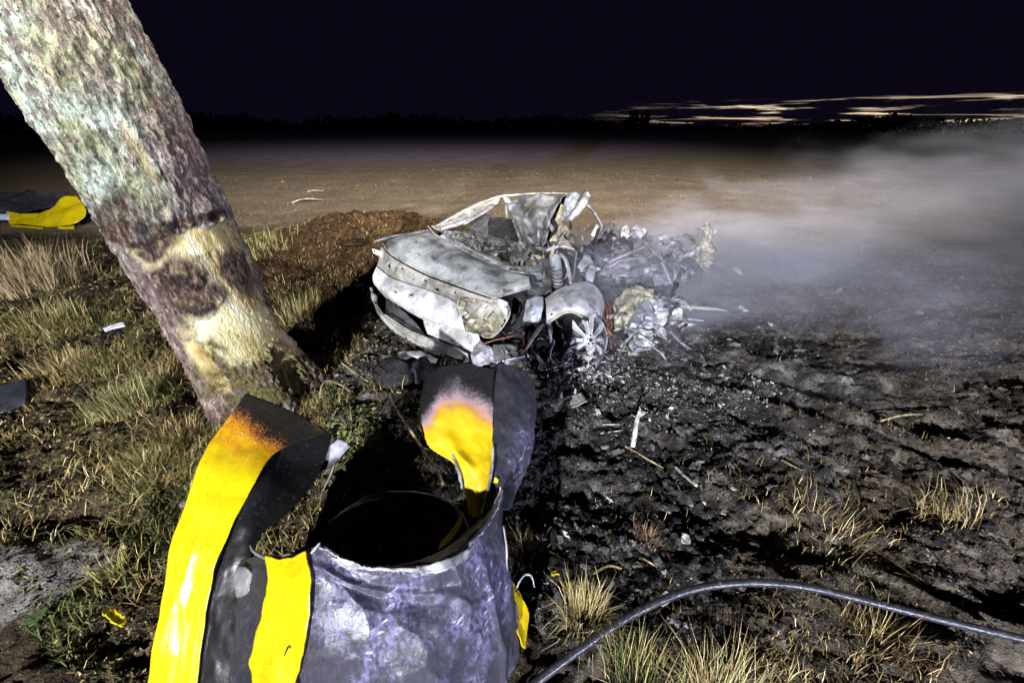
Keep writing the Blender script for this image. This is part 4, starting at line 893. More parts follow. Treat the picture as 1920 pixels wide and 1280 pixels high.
for k, (nm, mt_, pts, r_) in enumerate(rails):
    ptube(nm, pts, r_, MT[mt_], K, n=40, k=9, rough=.3, seed=500 + k, flat=.6)
# shaggy yellowish upright at the far end
sheet('upright_post', [[(1314, 434, 5.0), (1322, 426, 5.0), (1332, 432, 5.0)], [(1308, 460, 4.92), (1322, 458, 4.86), (1336, 462, 4.9)], [(1304, 484, 4.82), (1318, 490, 4.76), (1332, 494, 4.8)], [(1300, 505, 4.72), (1312, 512, 4.7), (1322, 508, 4.72)]], MT['rust'], K, nu=40, nv=60, thick=.05, crumple=.05, cs=9, seed=77, ridged=True, jag=2)
ptube('upright_tip', [(1322, 432, 4.98), (1328, 424, 5.0), (1330, 418, 5.0)], [.03, .025, .006], MT['dark'], K, n=14, k=8, rough=.4)
g = np.random.default_rng(77)
def shard(name, c, s, m, seed, flatness=.35):
    gg = np.random.default_rng(seed)
    ax = gg.normal(size=3); ax /= np.linalg.norm(ax); b = np.cross(ax, gg.normal(size=3)); b /= np.linalg.norm(b); n = np.cross(ax, b)
    el_ = gg.uniform(.8, 2.0)
    gr = [[c + ax * s * el_ * (i - 1) * (1 + .5 * gg.normal()) + b * s * gg.uniform(.2, .6) * (j - 1) * (1 + .5 * gg.normal()) + n * s * flatness * gg.normal() for j in range(3)] for i in range(3)]
    return sheet(name, gr, m, K, nu=9, nv=9, thick=.004, world=True, crumple=s * .12, cs=.6 / s, seed=seed, jag=1.0)
zones = [(1135, 1300, 440, 540, 4.25, .042, 110, ('mauve', 'blue', 'dark', 'dark', 'mauve', 'char')), (1150, 1285, 545, 660, 3.5, .032, 80, ('alloy', 'rust', 'blue', 'dark', 'dark', 'char')),
         (840, 1030, 440, 505, 4.05, .026, 60, ('dark', 'char', 'dark', 'roof', 'char', 'rust')), (1010, 1120, 420, 540, 3.85, .026, 50, ('dark', 'char', 'blue', 'rust', 'char')), (940, 1060, 600, 690, 3.25, .022, 40, ('dark', 'mauve', 'dark')), (1060, 1150, 655, 705, 3.12, .020, 34, ('alloy', 'dark', 'panel', 'blue'))]
for zi, (u0, u1, v0, v1, z0, s0, n_, ms) in enumerate(zones):
    for k in range(n_):
        u, v = g.uniform(u0, u1), g.uniform(v0, v1)
        z = z0 - (v - (v0 + v1) / 2) * .0035 + g.normal() * .06
        if zi == 2: v = 452 + (u - 845) * .22 + g.normal() * 9; z = 4.16 - (u - 845) * .0022
        shard('torn_fragment', P(u, v, z), s0 * g.uniform(.5, 1.6), MT[ms[k % len(ms)]], 700 + zi * 100 + k)

# ------------------------------------------------------------------ ground cover: grass, litter, clods, ash
def hgt(x, y):
    i = np.clip(np.searchsorted(xs, x) - 1, 0, nxg - 2); j = np.clip(np.searchsorted(ys, y) - 1, 0, nyg - 2)
    fx = (x - xs[i]) / (xs[i + 1] - xs[i]); fy = (y - ys[j]) / (ys[j + 1] - ys[j])
    return (gz[j, i] * (1 - fx) + gz[j, i + 1] * fx) * (1 - fy) + (gz[j + 1, i] * (1 - fx) + gz[j + 1, i + 1] * fx) * fy
def polar(n, r0, r1, a0, a1, g, power=0.0):
    r = np.exp(g.uniform(math.log(r0), math.log(r1), n)); a = np.radians(g.uniform(a0, a1, n))
    return r * np.sin(a), r * np.cos(a)
def pal(cols, g, n, var=.25):
    c = np.asarray(cols)[g.integers(0, len(cols), n)]
    return np.clip(c * (1 + var * g.normal(size=(n, 1))), .003, .9)
def blades(x, y, L, w, lean, col, g, curl=.5, z=None, az=None):
    n = len(x); z = hgt(x, y) if z is None else z
    az = g.uniform(0, 2 * np.pi, n) if az is None else az
    d = np.stack([np.cos(az), np.sin(az), np.zeros(n)], -1); s = np.stack([-np.sin(az), np.cos(az), np.zeros(n)], -1)
    tw = g.uniform(-.8, .8, n)[:, None]; s = s * np.cos(tw) + d * np.sin(tw) * .6
    up = np.array([0, 0, 1.0]); b = np.stack([x, y, z - .004], -1)
    L, w, lean = [np.broadcast_to(q, (n,))[:, None] for q in (L, w, lean)]
    p1 = b + L * .5 * (up * np.cos(lean * .6) + d * np.sin(lean * .6))
    p2 = p1 + L * .5 * (up * np.cos(lean * (1 + curl)) + d * np.sin(lean * (1 + curl)))
    v = np.stack([b - s * w * .5, b + s * w * .5, p1 - s * w * .42, p1 + s * w * .42, p2], 1).reshape(-1, 3)
    o = (np.arange(n) * 5)[:, None]
    f = (o[:, None] + np.array([[0, 1, 3], [0, 3, 2], [2, 3, 4]])[None]).reshape(-1, 3)
    return v, f, np.repeat(col, 5, 0)
def chips(x, y, s, col, g, lift=.3, flat=.55):
    n = len(x); z = hgt(x, y)
    a = g.normal(size=(n, 3)); a[:, 2] *= flat; a /= np.linalg.norm(a, axis=1, keepdims=True)
    q = g.normal(size=(n, 3)); q[:, 2] *= flat; b = np.cross(a, np.cross(q, a)); b /= np.linalg.norm(b, axis=1, keepdims=True) + 1e-9
    nn = np.cross(a, b); nn *= np.sign(nn[:, 2:3] + 1e-9)
    c = np.stack([x, y, z + s * lift * g.random(n)], -1); s = s[:, None]
    asp = g.uniform(.2, .7, (n, 1)); bend = g.normal(size=(n, 1)) * .3
    v = np.stack([c - a * s, c - b * s * asp + nn * s * bend, c + a * s, c + b * s * asp + nn * s * bend * g.random((n, 1))], 1).reshape(-1, 3)
    o = (np.arange(n) * 4)[:, None]
    f = (o[:, None] + np.array([[0, 1, 3], [1, 2, 3]])[None]).reshape(-1, 3)
    return v, f, np.repeat(col, 4, 0)
def clods(x, y, s, col, g):
    n = len(x); z = hgt(x, y)
    base_ = np.array([[1, 0, 0], [-1, 0, 0], [0, 1, 0], [0, -1, 0], [0, 0, 1], [0, 0, -1.0]])
    v = base_[None] * (1 + .38 * g.normal(size=(n, 6, 1))) + .28 * g.normal(size=(n, 6, 3))
    v[..., 2] *= .75
    v = v * s[:, None, None] + np.stack([x, y, z + s * .25], -1)[:, None]
    o = (np.arange(n) * 6)[:, None]
    t = np.array([[0, 2, 4], [2, 1, 4], [1, 3, 4], [3, 0, 4], [2, 0, 5], [1, 2, 5], [3, 1, 5], [0, 3, 5]])
    return v.reshape(-1, 3), (o[:, None] + t[None]).reshape(-1, 3), np.repeat(col, 6, 0)
def build(name, parts, m, smooth=False):
    off, V_, F_, C_ = 0, [], [], []
    for v, f, c in parts:
        V_.append(v); F_.append(f + off); C_.append(c); off += len(v)
    return link(name, mesh_np(name, np.vstack(V_), np.vstack(F_), {'col': np.vstack(C_)}, smooth), m)
STRAW = [(.42, .33, .16), (.34, .25, .10), (.28, .22, .10), (.50, .42, .24)]
GREEN = [(.075, .10, .028), (.12, .145, .045), (.17, .17, .055), (.05, .07, .022)]
BROWN = [(.075, .048, .022), (.12, .075, .03), (.045, .03, .016), (.17, .12, .055)]
OCHRE = [(.26, .18, .06), (.19, .13, .045), (.34, .24, .09), (.13, .10, .04)]
CHARC = [(.006, .006, .006), (.014, .013, .014), (.038, .036, .037), (.10, .096, .095), (.008, .008, .008)]
ASH = [(.22, .22, .22), (.36, .36, .37), (.14, .14, .145), (.50, .50, .50)]
DIRT = [(.040, .034, .029), (.085, .073, .062), (.020, .017, .015), (.16, .135, .11), (.012, .011, .010)]

g = np.random.default_rng(21)
# left verge: moss, short grass, flattened ochre blades
parts = []
x, y = polar(190000, .9, 10.5, -66, -6, g)
k = masks(x, y); cl = fbm(x * 2.2, y * 2.2, 0, 3, 300); hf = fbm(x * .8 + 4, y * .8, 0, 3, 301)
keep = (g.random(len(x)) < sstep(-.12, .55, cl) * (.22 + .78 * sstep(1.55, 2.15, y + .25 * cl)) * (1 - k['field']) * (1 - k['silt']) * (1 - .93 * k['burnt']) * (1 - .75 * k['mound'])) & ~((np.abs(x + .5) < .5) & (y < 1.3))
x, y, hf, cl = x[keep], y[keep], hf[keep], cl[keep]; n = len(x); r = np.hypot(x, y)
col = np.where((hf + .35 * g.normal(size=n))[:, None] > .12, pal(GREEN, g, n), np.where((g.random(n) < .40)[:, None], pal(STRAW, g, n), pal(OCHRE, g, n)))
parts.append(blades(x, y, g.uniform(.025, .075, n) * (1 + .5 * np.clip(cl, 0, 1)), .0022 + .0011 * r ** .8, g.uniform(.3, 1.45, n), col, g, .35))
# matted, flattened blades
x, y = polar(90000, .9, 8, -66, -8, g); k = masks(x, y); cl = fbm(x * 1.7 + 7, y * 1.7, 0, 3, 303)
keep = (g.random(len(x)) < sstep(-.05, .50, cl) * (.15 + .85 * sstep(1.55, 2.15, y + .25 * cl)) * (1 - k['field']) * (1 - k['silt']) * (1 - .95 * k['burnt']) * (1 - .8 * k['mound'])) & ~((np.abs(x + .5) < .5) & (y < 1.3))
x, y, cl = x[keep], y[keep], cl[keep]; n = len(x)
parts.append(blades(x, y, g.uniform(.05, .14, n), .0018 + .0010 * np.hypot(x, y) ** .8, g.uniform(1.0, 1.5, n), np.where((g.random(n) < .3)[:, None], pal(GREEN, g, n), np.where((g.random(n) < .5)[:, None], pal(STRAW, g, n), pal(OCHRE, g, n))), g, .12, z=hgt(x, y) + g.uniform(.0, .035, n)))
# scorched stubble on the burnt soil
x, y = polar(30000, .9, 6, -8, 66, g); k = masks(x, y); cl = fbm(x * 2.1 + 3, y * 2.1, 0, 3, 304)
keep = g.random(len(x)) < sstep(-.1, .6, cl) * (1 - k['field']) * (.25 + .5 * (1 - k['burnt'])); x, y = x[keep], y[keep]; n = len(x)
parts.append(blades(x, y, g.uniform(.02, .07, n), .0016 + .0008 * np.hypot(x, y), g.uniform(.7, 1.5, n), pal(BROWN + OCHRE[1:2] + STRAW[2:3] + CHARC[3:4], g, n), g, .2))
# sparse burnt straw on the right foreground
x, y = polar(26000, .85, 5.5, -5, 66, g); k = masks(x, y); cl = fbm(x * 2.8, y * 2.8, 0, 3, 305)
keep = (g.random(len(x)) < sstep(.05, .6, cl) * (1 - .9 * k['burnt']) * (1 - k['field']) * sstep(4.5, 1.6, np.hypot(x, y)))
x, y = x[keep], y[keep]; n = len(x)
parts.append(blades(x, y, g.uniform(.03, .10, n), .0022 + .0006 * np.hypot(x, y), g.uniform(.2, 1.4, n), np.where((g.random(n) < .45)[:, None], pal(STRAW, g, n), pal(BROWN, g, n)), g, .4))
# stubble on the near field
x, y = polar(42000, 5.5, 20, -52, 60, g); k = masks(x, y)
keep = g.random(len(x)) < k['field'] * sstep(-.5, .5, fbm(x * .7, y * .7, 0, 3, 306)); x, y = x[keep], y[keep]; n = len(x)
parts.append(blades(x, y, g.uniform(.015, .06, n), .0010 * np.hypot(x, y), g.uniform(.5, 1.5, n), pal(OCHRE + BROWN + [(.25, .20, .13)], g, n), g, .2))
tag(build('grass', parts, MT['blade']), 'patchy short grass and straw over the verge and field', 'grass', kind='stuff')
# litter chips
parts = []
x, y = polar(120000, .85, 9, -66, 4, g); k = masks(x, y)
keep = (g.random(len(x)) < (1 - .9 * k['field']) * (1 - .75 * k['burnt']) * (1 - .8 * k['silt'])); x, y = x[keep], y[keep]; n = len(x)
kk = masks(x, y)['mound'][:, None]
col = np.where(kk > .4, pal([(.06, .034, .015), (.10, .058, .024), (.03, .018, .009), (.18, .105, .048)], g, n), np.where((g.random(n) < .22)[:, None], pal(STRAW, g, n), np.where((g.random(n) < .3)[:, None], pal(GREEN, g, n), pal(BROWN, g, n))))
parts.append(chips(x, y, g.uniform(.004, .013, n) * (.7 + .28 * np.hypot(x, y)), col, g))
x, y = polar(110000, .85, 9, -10, 66, g); k = masks(x, y)
keep = (g.random(len(x)) < (1 - .95 * k['field']) * (.5 + .3 * fbm(x * 2.5, y * 2.5, 0, 3, 310))); x, y = x[keep], y[keep]; n = len(x)
kb = masks(x, y)['burnt'][:, None]
col = np.where(kb > .5, np.where((g.random(n) < .06)[:, None], pal(ASH, g, n), pal(CHARC, g, n)), np.where((g.random(n) < .10)[:, None], pal(STRAW, g, n), pal(DIRT, g, n)))
parts.append(chips(x, y, g.uniform(.0025, .008, n) * (.7 + .28 * np.hypot(x, y)), col, g))
tag(build('leaf_litter', parts, MT['litter']), 'dead leaves, chips and char scattered over the soil', 'litter', kind='stuff')
# clods
parts = []
x, y = polar(120000, .85, 10, -14, 66, g); k = masks(x, y)
keep = (g.random(len(x)) < (.25 + .75 * sstep(-.2, .5, fbm(x * 1.9, y * 1.9, 0, 3, 315))) * (1 - .85 * k['field'])); x, y = x[keep], y[keep]; n = len(x); kb = masks(x, y)['burnt'][:, None]
parts.append(clods(x, y, np.exp(np.clip(g.normal(-5.55, .40, n), -6.7, -4.85)) * (.75 + .25 * np.hypot(x, y)), np.where(kb > .5, np.where((g.random(n) < .05)[:, None], pal(ASH, g, n), pal(CHARC, g, n)), pal(DIRT, g, n)), g))
x, y = polar(14000, 1.0, 10, -66, -14, g); k = masks(x, y); keep = g.random(len(x)) < .4 + .6 * k['mound']; x, y = x[keep], y[keep]; n = len(x); km = masks(x, y)['mound'][:, None]
parts.append(clods(x, y, np.exp(np.clip(g.normal(-5.3, .42, n), -6.5, -4.6)) * (.75 + .25 * np.hypot(x, y)), np.where(km > .4, pal([(.07, .04, .018), (.04, .024, .012), (.11, .065, .03)], g, n), pal(BROWN, g, n)), g))
x, y = polar(16000, 6, 22, -50, 62, g); n = len(x)
parts.append(clods(x, y, np.exp(g.normal(-4.6, .4, n)) * .075 * np.hypot(x, y), pal([(.16, .13, .10), (.10, .08, .06), (.20, .165, .125)], g, n), g))
ib = bmesh.new(); bmesh.ops.create_icosphere(ib, subdivisions=2, radius=1.0)
iv = np.array([v.co[:] for v in ib.verts]); it = np.array([[v.index for v in f.verts] for f in ib.faces]); ib.free()
x, y = polar(17000, .95, 7.5, -10, 64, g); k = masks(x, y); cl = fbm(x * 1.8 + 9, y * 1.8, 0, 3, 318)
keep = g.random(len(x)) < sstep(-.15, .5, cl) * (1 - .9 * k['field']) * .75; x, y = x[keep], y[keep]; n = len(x); kb = masks(x, y)['burnt'][:, None]
sz = np.exp(np.clip(g.normal(-4.35, .42, n), -5.2, -3.4)) * (.7 + .2 * np.hypot(x, y))
sd = g.uniform(0, 60, (n, 3))
q = iv[None] * 1.6 + sd[:, None]
rad = 1 + .55 * fbm(q[..., 0], q[..., 1], q[..., 2], 3, 333, .6)
vv = iv[None] * rad[..., None] * np.array([1, 1, .65]) * (1 + .3 * g.normal(size=(n, 1, 3))) * sz[:, None, None] + np.stack([x, y, hgt(x, y) + sz * .1], -1)[:, None]
cc_ = np.where(kb > .5, np.where((g.random(n) < .08)[:, None], pal(ASH, g, n), pal(CHARC, g, n)), pal(DIRT + [(.10, .075, .05), (.06, .045, .03)], g, n))
parts.append((vv.reshape(-1, 3), ((np.arange(n) * len(iv))[:, None, None] + it[None]).reshape(-1, 3), np.repeat(cc_, len(iv), 0)))
tag(build('soil_clods', parts, MT['litter']), 'crumbled black and brown clods of soil around the wreck', 'soil', kind='stuff')
# ash flakes: dense below the wheel and along a pale drift
parts = []
for (u, v, su, sv, n, s) in ((1100, 700, 42, 14, 1100, .012), (1040, 690, 30, 12, 250, .008), (1230, 745, 70, 22, 900, .010), (1390, 740, 55, 20, 750, .011), (1150, 690, 60, 20, 500, .008), (1000, 760, 60, 40, 250, .007), (720, 660, 40, 18, 500, .009), (690, 700, 40, 20, 300, .009), (1250, 660, 60, 15, 300, .009), (1300, 800, 160, 60, 260, .007)):
    pp = np.array([G(u + su * a_, v + sv * b_) for a_, b_ in g.normal(size=(n, 2))])
    parts.append(chips(pp[:, 0], pp[:, 1], s * np.exp(np.clip(g.normal(0, .45, n), -1, .8)), pal(ASH + [(.62, .62, .63)] if s > .009 and u == 1100 else ASH, g, n), g, .8, .8))
tag(build('ash_flakes', parts, MT['litter']), 'pale ash flakes and crumbs strewn beneath the wheel', 'ash', kind='stuff')

# ------------------------------------------------------------------ grass tufts that stand out
def tuft(name, u, v, n, L, spread, cols, lab, cat='grass tuft', lean=.75, w=.0034, seed=0, dirb=None, dz=0.0):
    gg = np.random.default_rng(900 + seed); c = Gp(u, v)
    t = np.clip(gg.normal(size=(n, 2)), -1.7, 1.7) * spread; x, y = c[0] + t[:, 0], c[1] + t[:, 1]
    az = np.arctan2(t[:, 1], t[:, 0]) + gg.normal(size=n) * .7
    if dirb is not None: az = dirb + gg.normal(size=n) * .8
    vv, ff, cc = blades(x, y, L * gg.uniform(.35, 1.1, n), w, np.abs(gg.normal(size=n)) * lean * .7 + .08, pal(cols, gg, n), gg, .6, az=az)
    o = link(name, mesh_np(name, vv, ff, {'col': cc}, False), MT['blade']); rebase(o, c)
    return tag(o, lab, cat)
tuft('grass_tuft', 55, 525, 900, .55, .30, [(.45, .34, .20), (.38, .27, .15), (.30, .24, .12)], 'big pale dry grass tuft at the left edge below the yellow wreckage', w=.009, seed=1)
tuft('grass_tuft', 235, 765, 700, .24, .10, STRAW + GREEN + [(.30, .36, .16)], 'light green and straw grass tuft between tree base and left edge', w=.0045, seed=2)
tuft('grass_tuft', 120, 690, 500, .18, .12, OCHRE + STRAW, 'ochre flattened grass tuft left of the light green tuft', w=.0045, seed=3, lean=1.2)
tuft('grass_tuft', 345, 830, 600, .17, .10, BROWN + STRAW, 'brown dead grass tuft beside the bottom of the trunk', w=.004, seed=4, lean=1.2)
tuft('grass_tuft', 275, 880, 450, .16, .09, STRAW + GREEN + OCHRE, 'yellow-green grass tuft left of the tall yellow flap', w=.004, seed=5, lean=1.1)
tuft('grass_tuft', 1095, 1165, 420, .18, .045, STRAW + [(.34, .34, .14)], 'straw tuft between the barrel and the hose', w=.0024, seed=6, lean=1.05)
tuft('grass_tuft', 1345, 1330, 520, .26, .06, STRAW + [(.34, .36, .16)], 'tall pale straw tuft at the bottom edge below the hose', w=.0024, seed=7, lean=.9)
tuft('grass_tuft', 1195, 1300, 240, .22, .06, GREEN + STRAW, 'thin greenish tuft at the bottom edge under the hose arch', w=.0026, seed=8, lean=.6)
tuft('grass_tuft', 1640, 1215, 220, .18, .06, STRAW + BROWN, 'thin straw tuft just under the right half of the hose', w=.0026, seed=9, lean=1.0)
tuft('grass_tuft', 1770, 975, 170, .22, .06, STRAW, 'wispy straw tuft standing in the dark soil at the right', w=.003, seed=10, lean=1.3, dirb=2.4)
tuft('grass_tuft', 1560, 1010, 170, .18, .10, STRAW + BROWN, 'flattened straw tuft above the crest of the hose', w=.003, seed=11, lean=1.3)
tuft('grass_tuft', 1215, 1010, 130, .09, .03, [(.25, .15, .10), (.33, .22, .15), (.15, .09, .06)], 'small reddish burnt grass tuft on the black soil', w=.0028, seed=12, lean=.9)
tuft('grass_tuft', 985, 1040, 420, .13, .045, OCHRE + BROWN + STRAW, 'dense brown grass tuft against the right side of the barrel', w=.0028, seed=13, lean=1.1)
tuft('grass_tuft', 690, 1010, 60, .13, .018, [(.36, .26, .07), (.28, .19, .05)], 'small ochre grass tuft growing inside the barrel', w=.003, seed=14, lean=.3)
tuft('grass_tuft', 225, 1080, 120, .16, .04, [(.40, .34, .10), (.30, .27, .09)], 'yellowish grass tuft beside the grey silt patch', w=.003, seed=15, lean=.8)
tuft('grass_tuft', 560, 600, 700, .26, .22, OCHRE + STRAW + GREEN, 'mossy grass tuft behind the trunk on its right', w=.0055, seed=16, lean=1.2)
tuft('grass_tuft', 95, 610, 700, .26, .20, OCHRE + STRAW + GREEN, 'mossy ochre tuft at the left edge under the big pale tuft', w=.006, seed=18, lean=1.2)
tuft('grass_tuft', 300, 720, 600, .17, .11, STRAW + OCHRE + BROWN, 'straw-brown tuft close to the left side of the trunk', w=.0045, seed=19, lean=1.2)
tuft('grass_tuft', 210, 690, 500, .16, .12, OCHRE + GREEN, 'mossy tuft above the light green tuft, below the broken marker', w=.0045, seed=20, lean=1.2)
tuft('grass_tuft', 480, 470, 500, .25, .30, GREEN + STRAW, 'green grass patch at the field edge right of the trunk', w=.008, seed=17, lean=1.1)

def weed(u, v, n, rad, lab, seed, cols):
    gg = np.random.default_rng(seed); c = Gp(u, v)
    t = thing('weed', c, lab, 'weed')
    vs, fs2, cs_, o_ = [], [], [], 0; sv, sf, so = [], [], 0
    for k in range(n):
        a = gg.uniform(0, 6.28); r = rad * math.sqrt(gg.random()); h = .02 + .10 * gg.random() * (1 - r / rad * .5)
        p = c + np.array([math.cos(a) * r, math.sin(a) * r, h])
        d = np.array([math.cos(a + gg.normal() * .8), math.sin(a + gg.normal() * .8), gg.normal() * .35]); d /= np.linalg.norm(d)
        s = np.cross(d, [0, 0, 1]); L = gg.uniform(.018, .045); w = L * .36; up = np.array([0, 0, 1.0])
        q = [p, p + d * L * .45 - s * w + up * .006, p + d * L * .45 - up * .004, p + d * L * .45 + s * w + up * .006, p + d * L - up * .008]
        vs += q; fs2 += [(o_, o_ + 1, o_ + 2), (o_, o_ + 2, o_ + 3), (o_ + 1, o_ + 4, o_ + 2), (o_ + 2, o_ + 4, o_ + 3)]; o_ += 5
        cs_ += [pal(cols, gg, 1)[0]] * 5
        if k % 6 == 0:
            v2, f2 = tube_arr(np.array([c + np.array([math.cos(a) * r * .3, math.sin(a) * r * .3, 0]), (c + p) / 2 + np.array([0, 0, .03]), p]), [.002, .0015, .001], n=6, k=5, cap=False)
            sv.append(v2); sf.append(f2 + so); so += len(v2)
    link('foliage', mesh_np('foliage', np.array(vs), np.array(fs2), {'col': np.array(cs_)}, False), MT['blade'], t)
    link('stem', mesh_np('stem', np.vstack(sv), np.vstack(sf)), MT['twig'], t)
LG = [(.10, .15, .045), (.16, .20, .06), (.07, .11, .035), (.22, .22, .08)]
weed(660, 800, 150, .17, 'low leafy green weed behind the torn flap, right of the tree base', 41, LG)
weed(620, 750, 110, .15, 'small leafy weed at the foot of the trunk, above the torn flap', 42, LG)
weed(690, 840, 80, .11, 'small green weed between the two barrel flaps', 43, LG)
weed(470, 462, 60, .25, 'patch of bright green leaves at the field edge right of the trunk', 44, LG)

# ------------------------------------------------------------------ hose
hp = [(930, 1340, .02), (1000, 1283, .03), (1080, 1222, .05), (1180, 1155, .075), (1290, 1107, .09), (1400, 1092, .095), (1510, 1100, .09), (1640, 1130, .08), (1780, 1165, .06), (1920, 1198, .04), (2100, 1238, .03), (2400, 1290, .03)]
hpts = [G(u, v, h + .02) for (u, v, h) in hp]
hose = tube('fire_hose', hpts, .0150, MT['hose'], n=260, k=18, rough=.03)
rebase(hose, Vector([float(c) for c in hpts[1]]) - Vector((0, 0, .05)))
tag(hose, 'grey rubber hose arching across the dark ground at lower right', 'hose')

# ------------------------------------------------------------------ sticks, scraps and stones
def one(o, lab, cat, group=None):
    n = len(o.data.vertices); a = np.empty(n * 3, np.float32); o.data.vertices.foreach_get('co', a); a = a.reshape(-1, 3)
    rebase(o, (float(a[:, 0].mean()), float(a[:, 1].mean()), float(a[:, 2].min())))
    return tag(o, lab, cat, group)
def stick(u0, v0, u1, v1, r, m, lab, lift=.012, mid=(0, 0, .0), cat='stick', name='stick', endlift=0.0, rough=.3):
    a, b = Gp(u0, v0, lift), Gp(u1, v1, lift + endlift)
    p = [a, a * .65 + b * .35 + np.array(mid), a * .3 + b * .7 + np.array(mid) * .8, b]
    return one(tube(name, p, [r, r * .9, r * .8, r * .45], m, n=40, k=8, rough=rough, seed=int(u0)), lab, cat)
t = thing('stick', Gp(1188, 838), 'ash-white upright stick stump with forked top on the black soil', 'stick')
ptube('shaft', [(1186, 838, 2.49), (1190, 815, 2.50), (1194, 790, 2.51), (1200, 770, 2.515)], [.014, .016, .014, .012], MT['ash'], t, n=30, k=10, rough=.3)
ptube('fork', [(1197, 782, 2.51), (1206, 776, 2.51), (1214, 772, 2.515)], [.008, .006, .002], MT['ash'], t, n=12, k=7, rough=.3)
ptube('fork', [(1198, 775, 2.51), (1200, 768, 2.52), (1199, 762, 2.52)], [.009, .007, .002], MT['ash'], t, n=12, k=7, rough=.3)
stick(1172, 838, 1243, 880, .006, MT['twig'], 'thin yellow straw stalk lying just below the upright stump')
stick(1126, 815, 1168, 809, .005, MT['ash'], 'thin white twig lying left of the upright stump')
stick(1128, 796, 1162, 798, .005, MT['ash'], 'short white twig above the other one left of the stump')
stick(1266, 876, 1298, 908, .011, MT['ash'], 'grey charred stick lying right of the yellow straw stalk')
stick(1466, 862, 1500, 885, .007, MT['twig'], 'short pale twig on the dark soil left of the wheel tracks')
stick(1648, 795, 1728, 780, .007, MT['twig'], 'long thin pale twig lying across the wheel tracks', mid=(0, 0, .02))
stick(1112, 1080, 1182, 1080, .006, MT['twig'], 'crooked greenish twig above the straw tuft by the hose', mid=(.01, .03, .01))
stick(1205, 1045, 1245, 1068, .004, MT['twig'], 'thin twig on the black soil above the hose')
stick(548, 383, 606, 378, .024, MT['stone'], 'lower of two branches lying far out on the field', lift=.03, mid=(0, 0, .07), cat='branch', name='branch')
stick(577, 362, 607, 360, .022, MT['stone'], 'upper of two branches lying far out on the field', lift=.03, mid=(0, 0, .03), cat='branch', name='branch')
t = thing('twig', Gp(828, 905), 'long crooked twig standing between the two barrel flaps', 'twig')
ptube('shaft', [(722, 728, 2.62), (745, 770, 2.48), (775, 815, 2.32), (800, 855, 2.18), (818, 880, 2.08), (830, 908, 2.0)], [.003, .005, .009, .010, .009, .011], MT['twig'], t, n=60, k=8, rough=.25)
ptube('side_shoot', [(790, 838, 2.25), (806, 842, 2.26), (812, 838, 2.28)], [.004, .003, .001], MT['twig'], t, n=12, k=6)
ptube('side_shoot', [(818, 882, 2.07), (806, 872, 2.1), (800, 875, 2.1)], [.004, .003, .001], MT['twig'], t, n=12, k=6)
for (pts, lab) in (([(600, 745, 2.5), (604, 722, 2.52), (616, 714, 2.55), (640, 722, 2.55), (657, 734, 2.55)], 'thin hooked stalk standing over the weeds at the tree base'),
                   ([(685, 774, 2.4), (705, 778, 2.4), (722, 780, 2.4)], 'short pale twig lying right of the weeds'),
                   ([(780, 915, 1.98), (810, 918, 1.98), (830, 912, 1.98)], 'reddish twig lying at the back of the barrel opening'),
                   ([(640, 680, 3.0), (665, 698, 2.95), (690, 715, 2.9)], 'grey twig between the tree base and the rear of the car')):
    one(ptube('twig', pts, [.0055, .005, .0035], MT['twig'], None, n=30, k=7, rough=.3), lab, 'twig')
# toothed metal strip
t = thing('metal_strip', Gp(1050, 770), 'light grey toothed metal strip lying on black soil right of the curled flap', 'scrap')
sheet('plate', [[(1000, 762, 2.84), (1035, 752, 2.86), (1070, 742, 2.88), (1090, 736, 2.88)], [(1000, 778, 2.78), (1040, 770, 2.79), (1075, 762, 2.81), (1098, 752, 2.84)]], MT['holed'], t, nu=50, nv=16, thick=.012, crumple=.012, cs=16, seed=81, jag=1.2, ridged=True)
ptube('edge', [(1000, 776, 2.77), (1040, 771, 2.78), (1075, 763, 2.80), (1097, 752, 2.83)], .008, MT['alloy'], t, n=30, k=7)
for (u, v) in ((1020, 748), (1052, 738), (1078, 730)):
    ptube('tooth', [(u, v + 8, 2.86), (u + 1, v - 2, 2.86)], [.012, .006], MT['alloy'], t, n=6, k=7, flat=.4)
def scrap(name, u, v, s, m, lab, cat, seed, h=.012, stretch=(1, .6)):
    gg = np.random.default_rng(seed); c = Gp(u, v, h); ang = gg.uniform(0, 3.14)
    a = np.array([math.cos(ang), math.sin(ang), .1 * gg.normal()]); b = np.array([-math.sin(ang), math.cos(ang), .3])
    gr = [[c + a * s * stretch[0] * (i - 1) * (1 + .2 * gg.normal()) + b * s * stretch[1] * (j - 1) * (1 + .2 * gg.normal()) + np.array([0, 0, s * .3 * gg.random()]) for j in range(3)] for i in range(3)]
    return one(sheet(name, gr, m, None, nu=14, nv=14, thick=.006, world=True, crumple=s * .2, cs=.5 / s, seed=seed, jag=1.5), lab, cat)
scrap('foil_scrap', 1380, 518, .085, MT['white'], 'white crumpled scrap in the smoke to the right of the wreck', 'scrap', 1, .06)
scrap('foil_scrap', 1388, 584, .035, MT['white'], 'left one of two small white crumbs right of the wreck', 'scrap', 2, .02)
scrap('foil_scrap', 1396, 588, .03, MT['white'], 'right one of two small white crumbs right of the wreck', 'scrap', 3, .02)
scrap('foam_flake', 1028, 1012, .038, MT['white'], 'flat white flake on the soil right of the barrel', 'scrap', 4, .012, (1.3, .4))
scrap('foam_flake', 1058, 1000, .026, MT['white'], 'narrow grey-white flake behind the flat white flake', 'scrap', 5, .012, (1.2, .35))
scrap('stone_flake', 1122, 777, .03, MT['white'], 'pale ash lump below the toothed metal strip', 'scrap', 6)
scrap('stone_flake', 1142, 938, .02, MT['white'], 'small pale chip on the black soil below the straw stalk', 'scrap', 7)
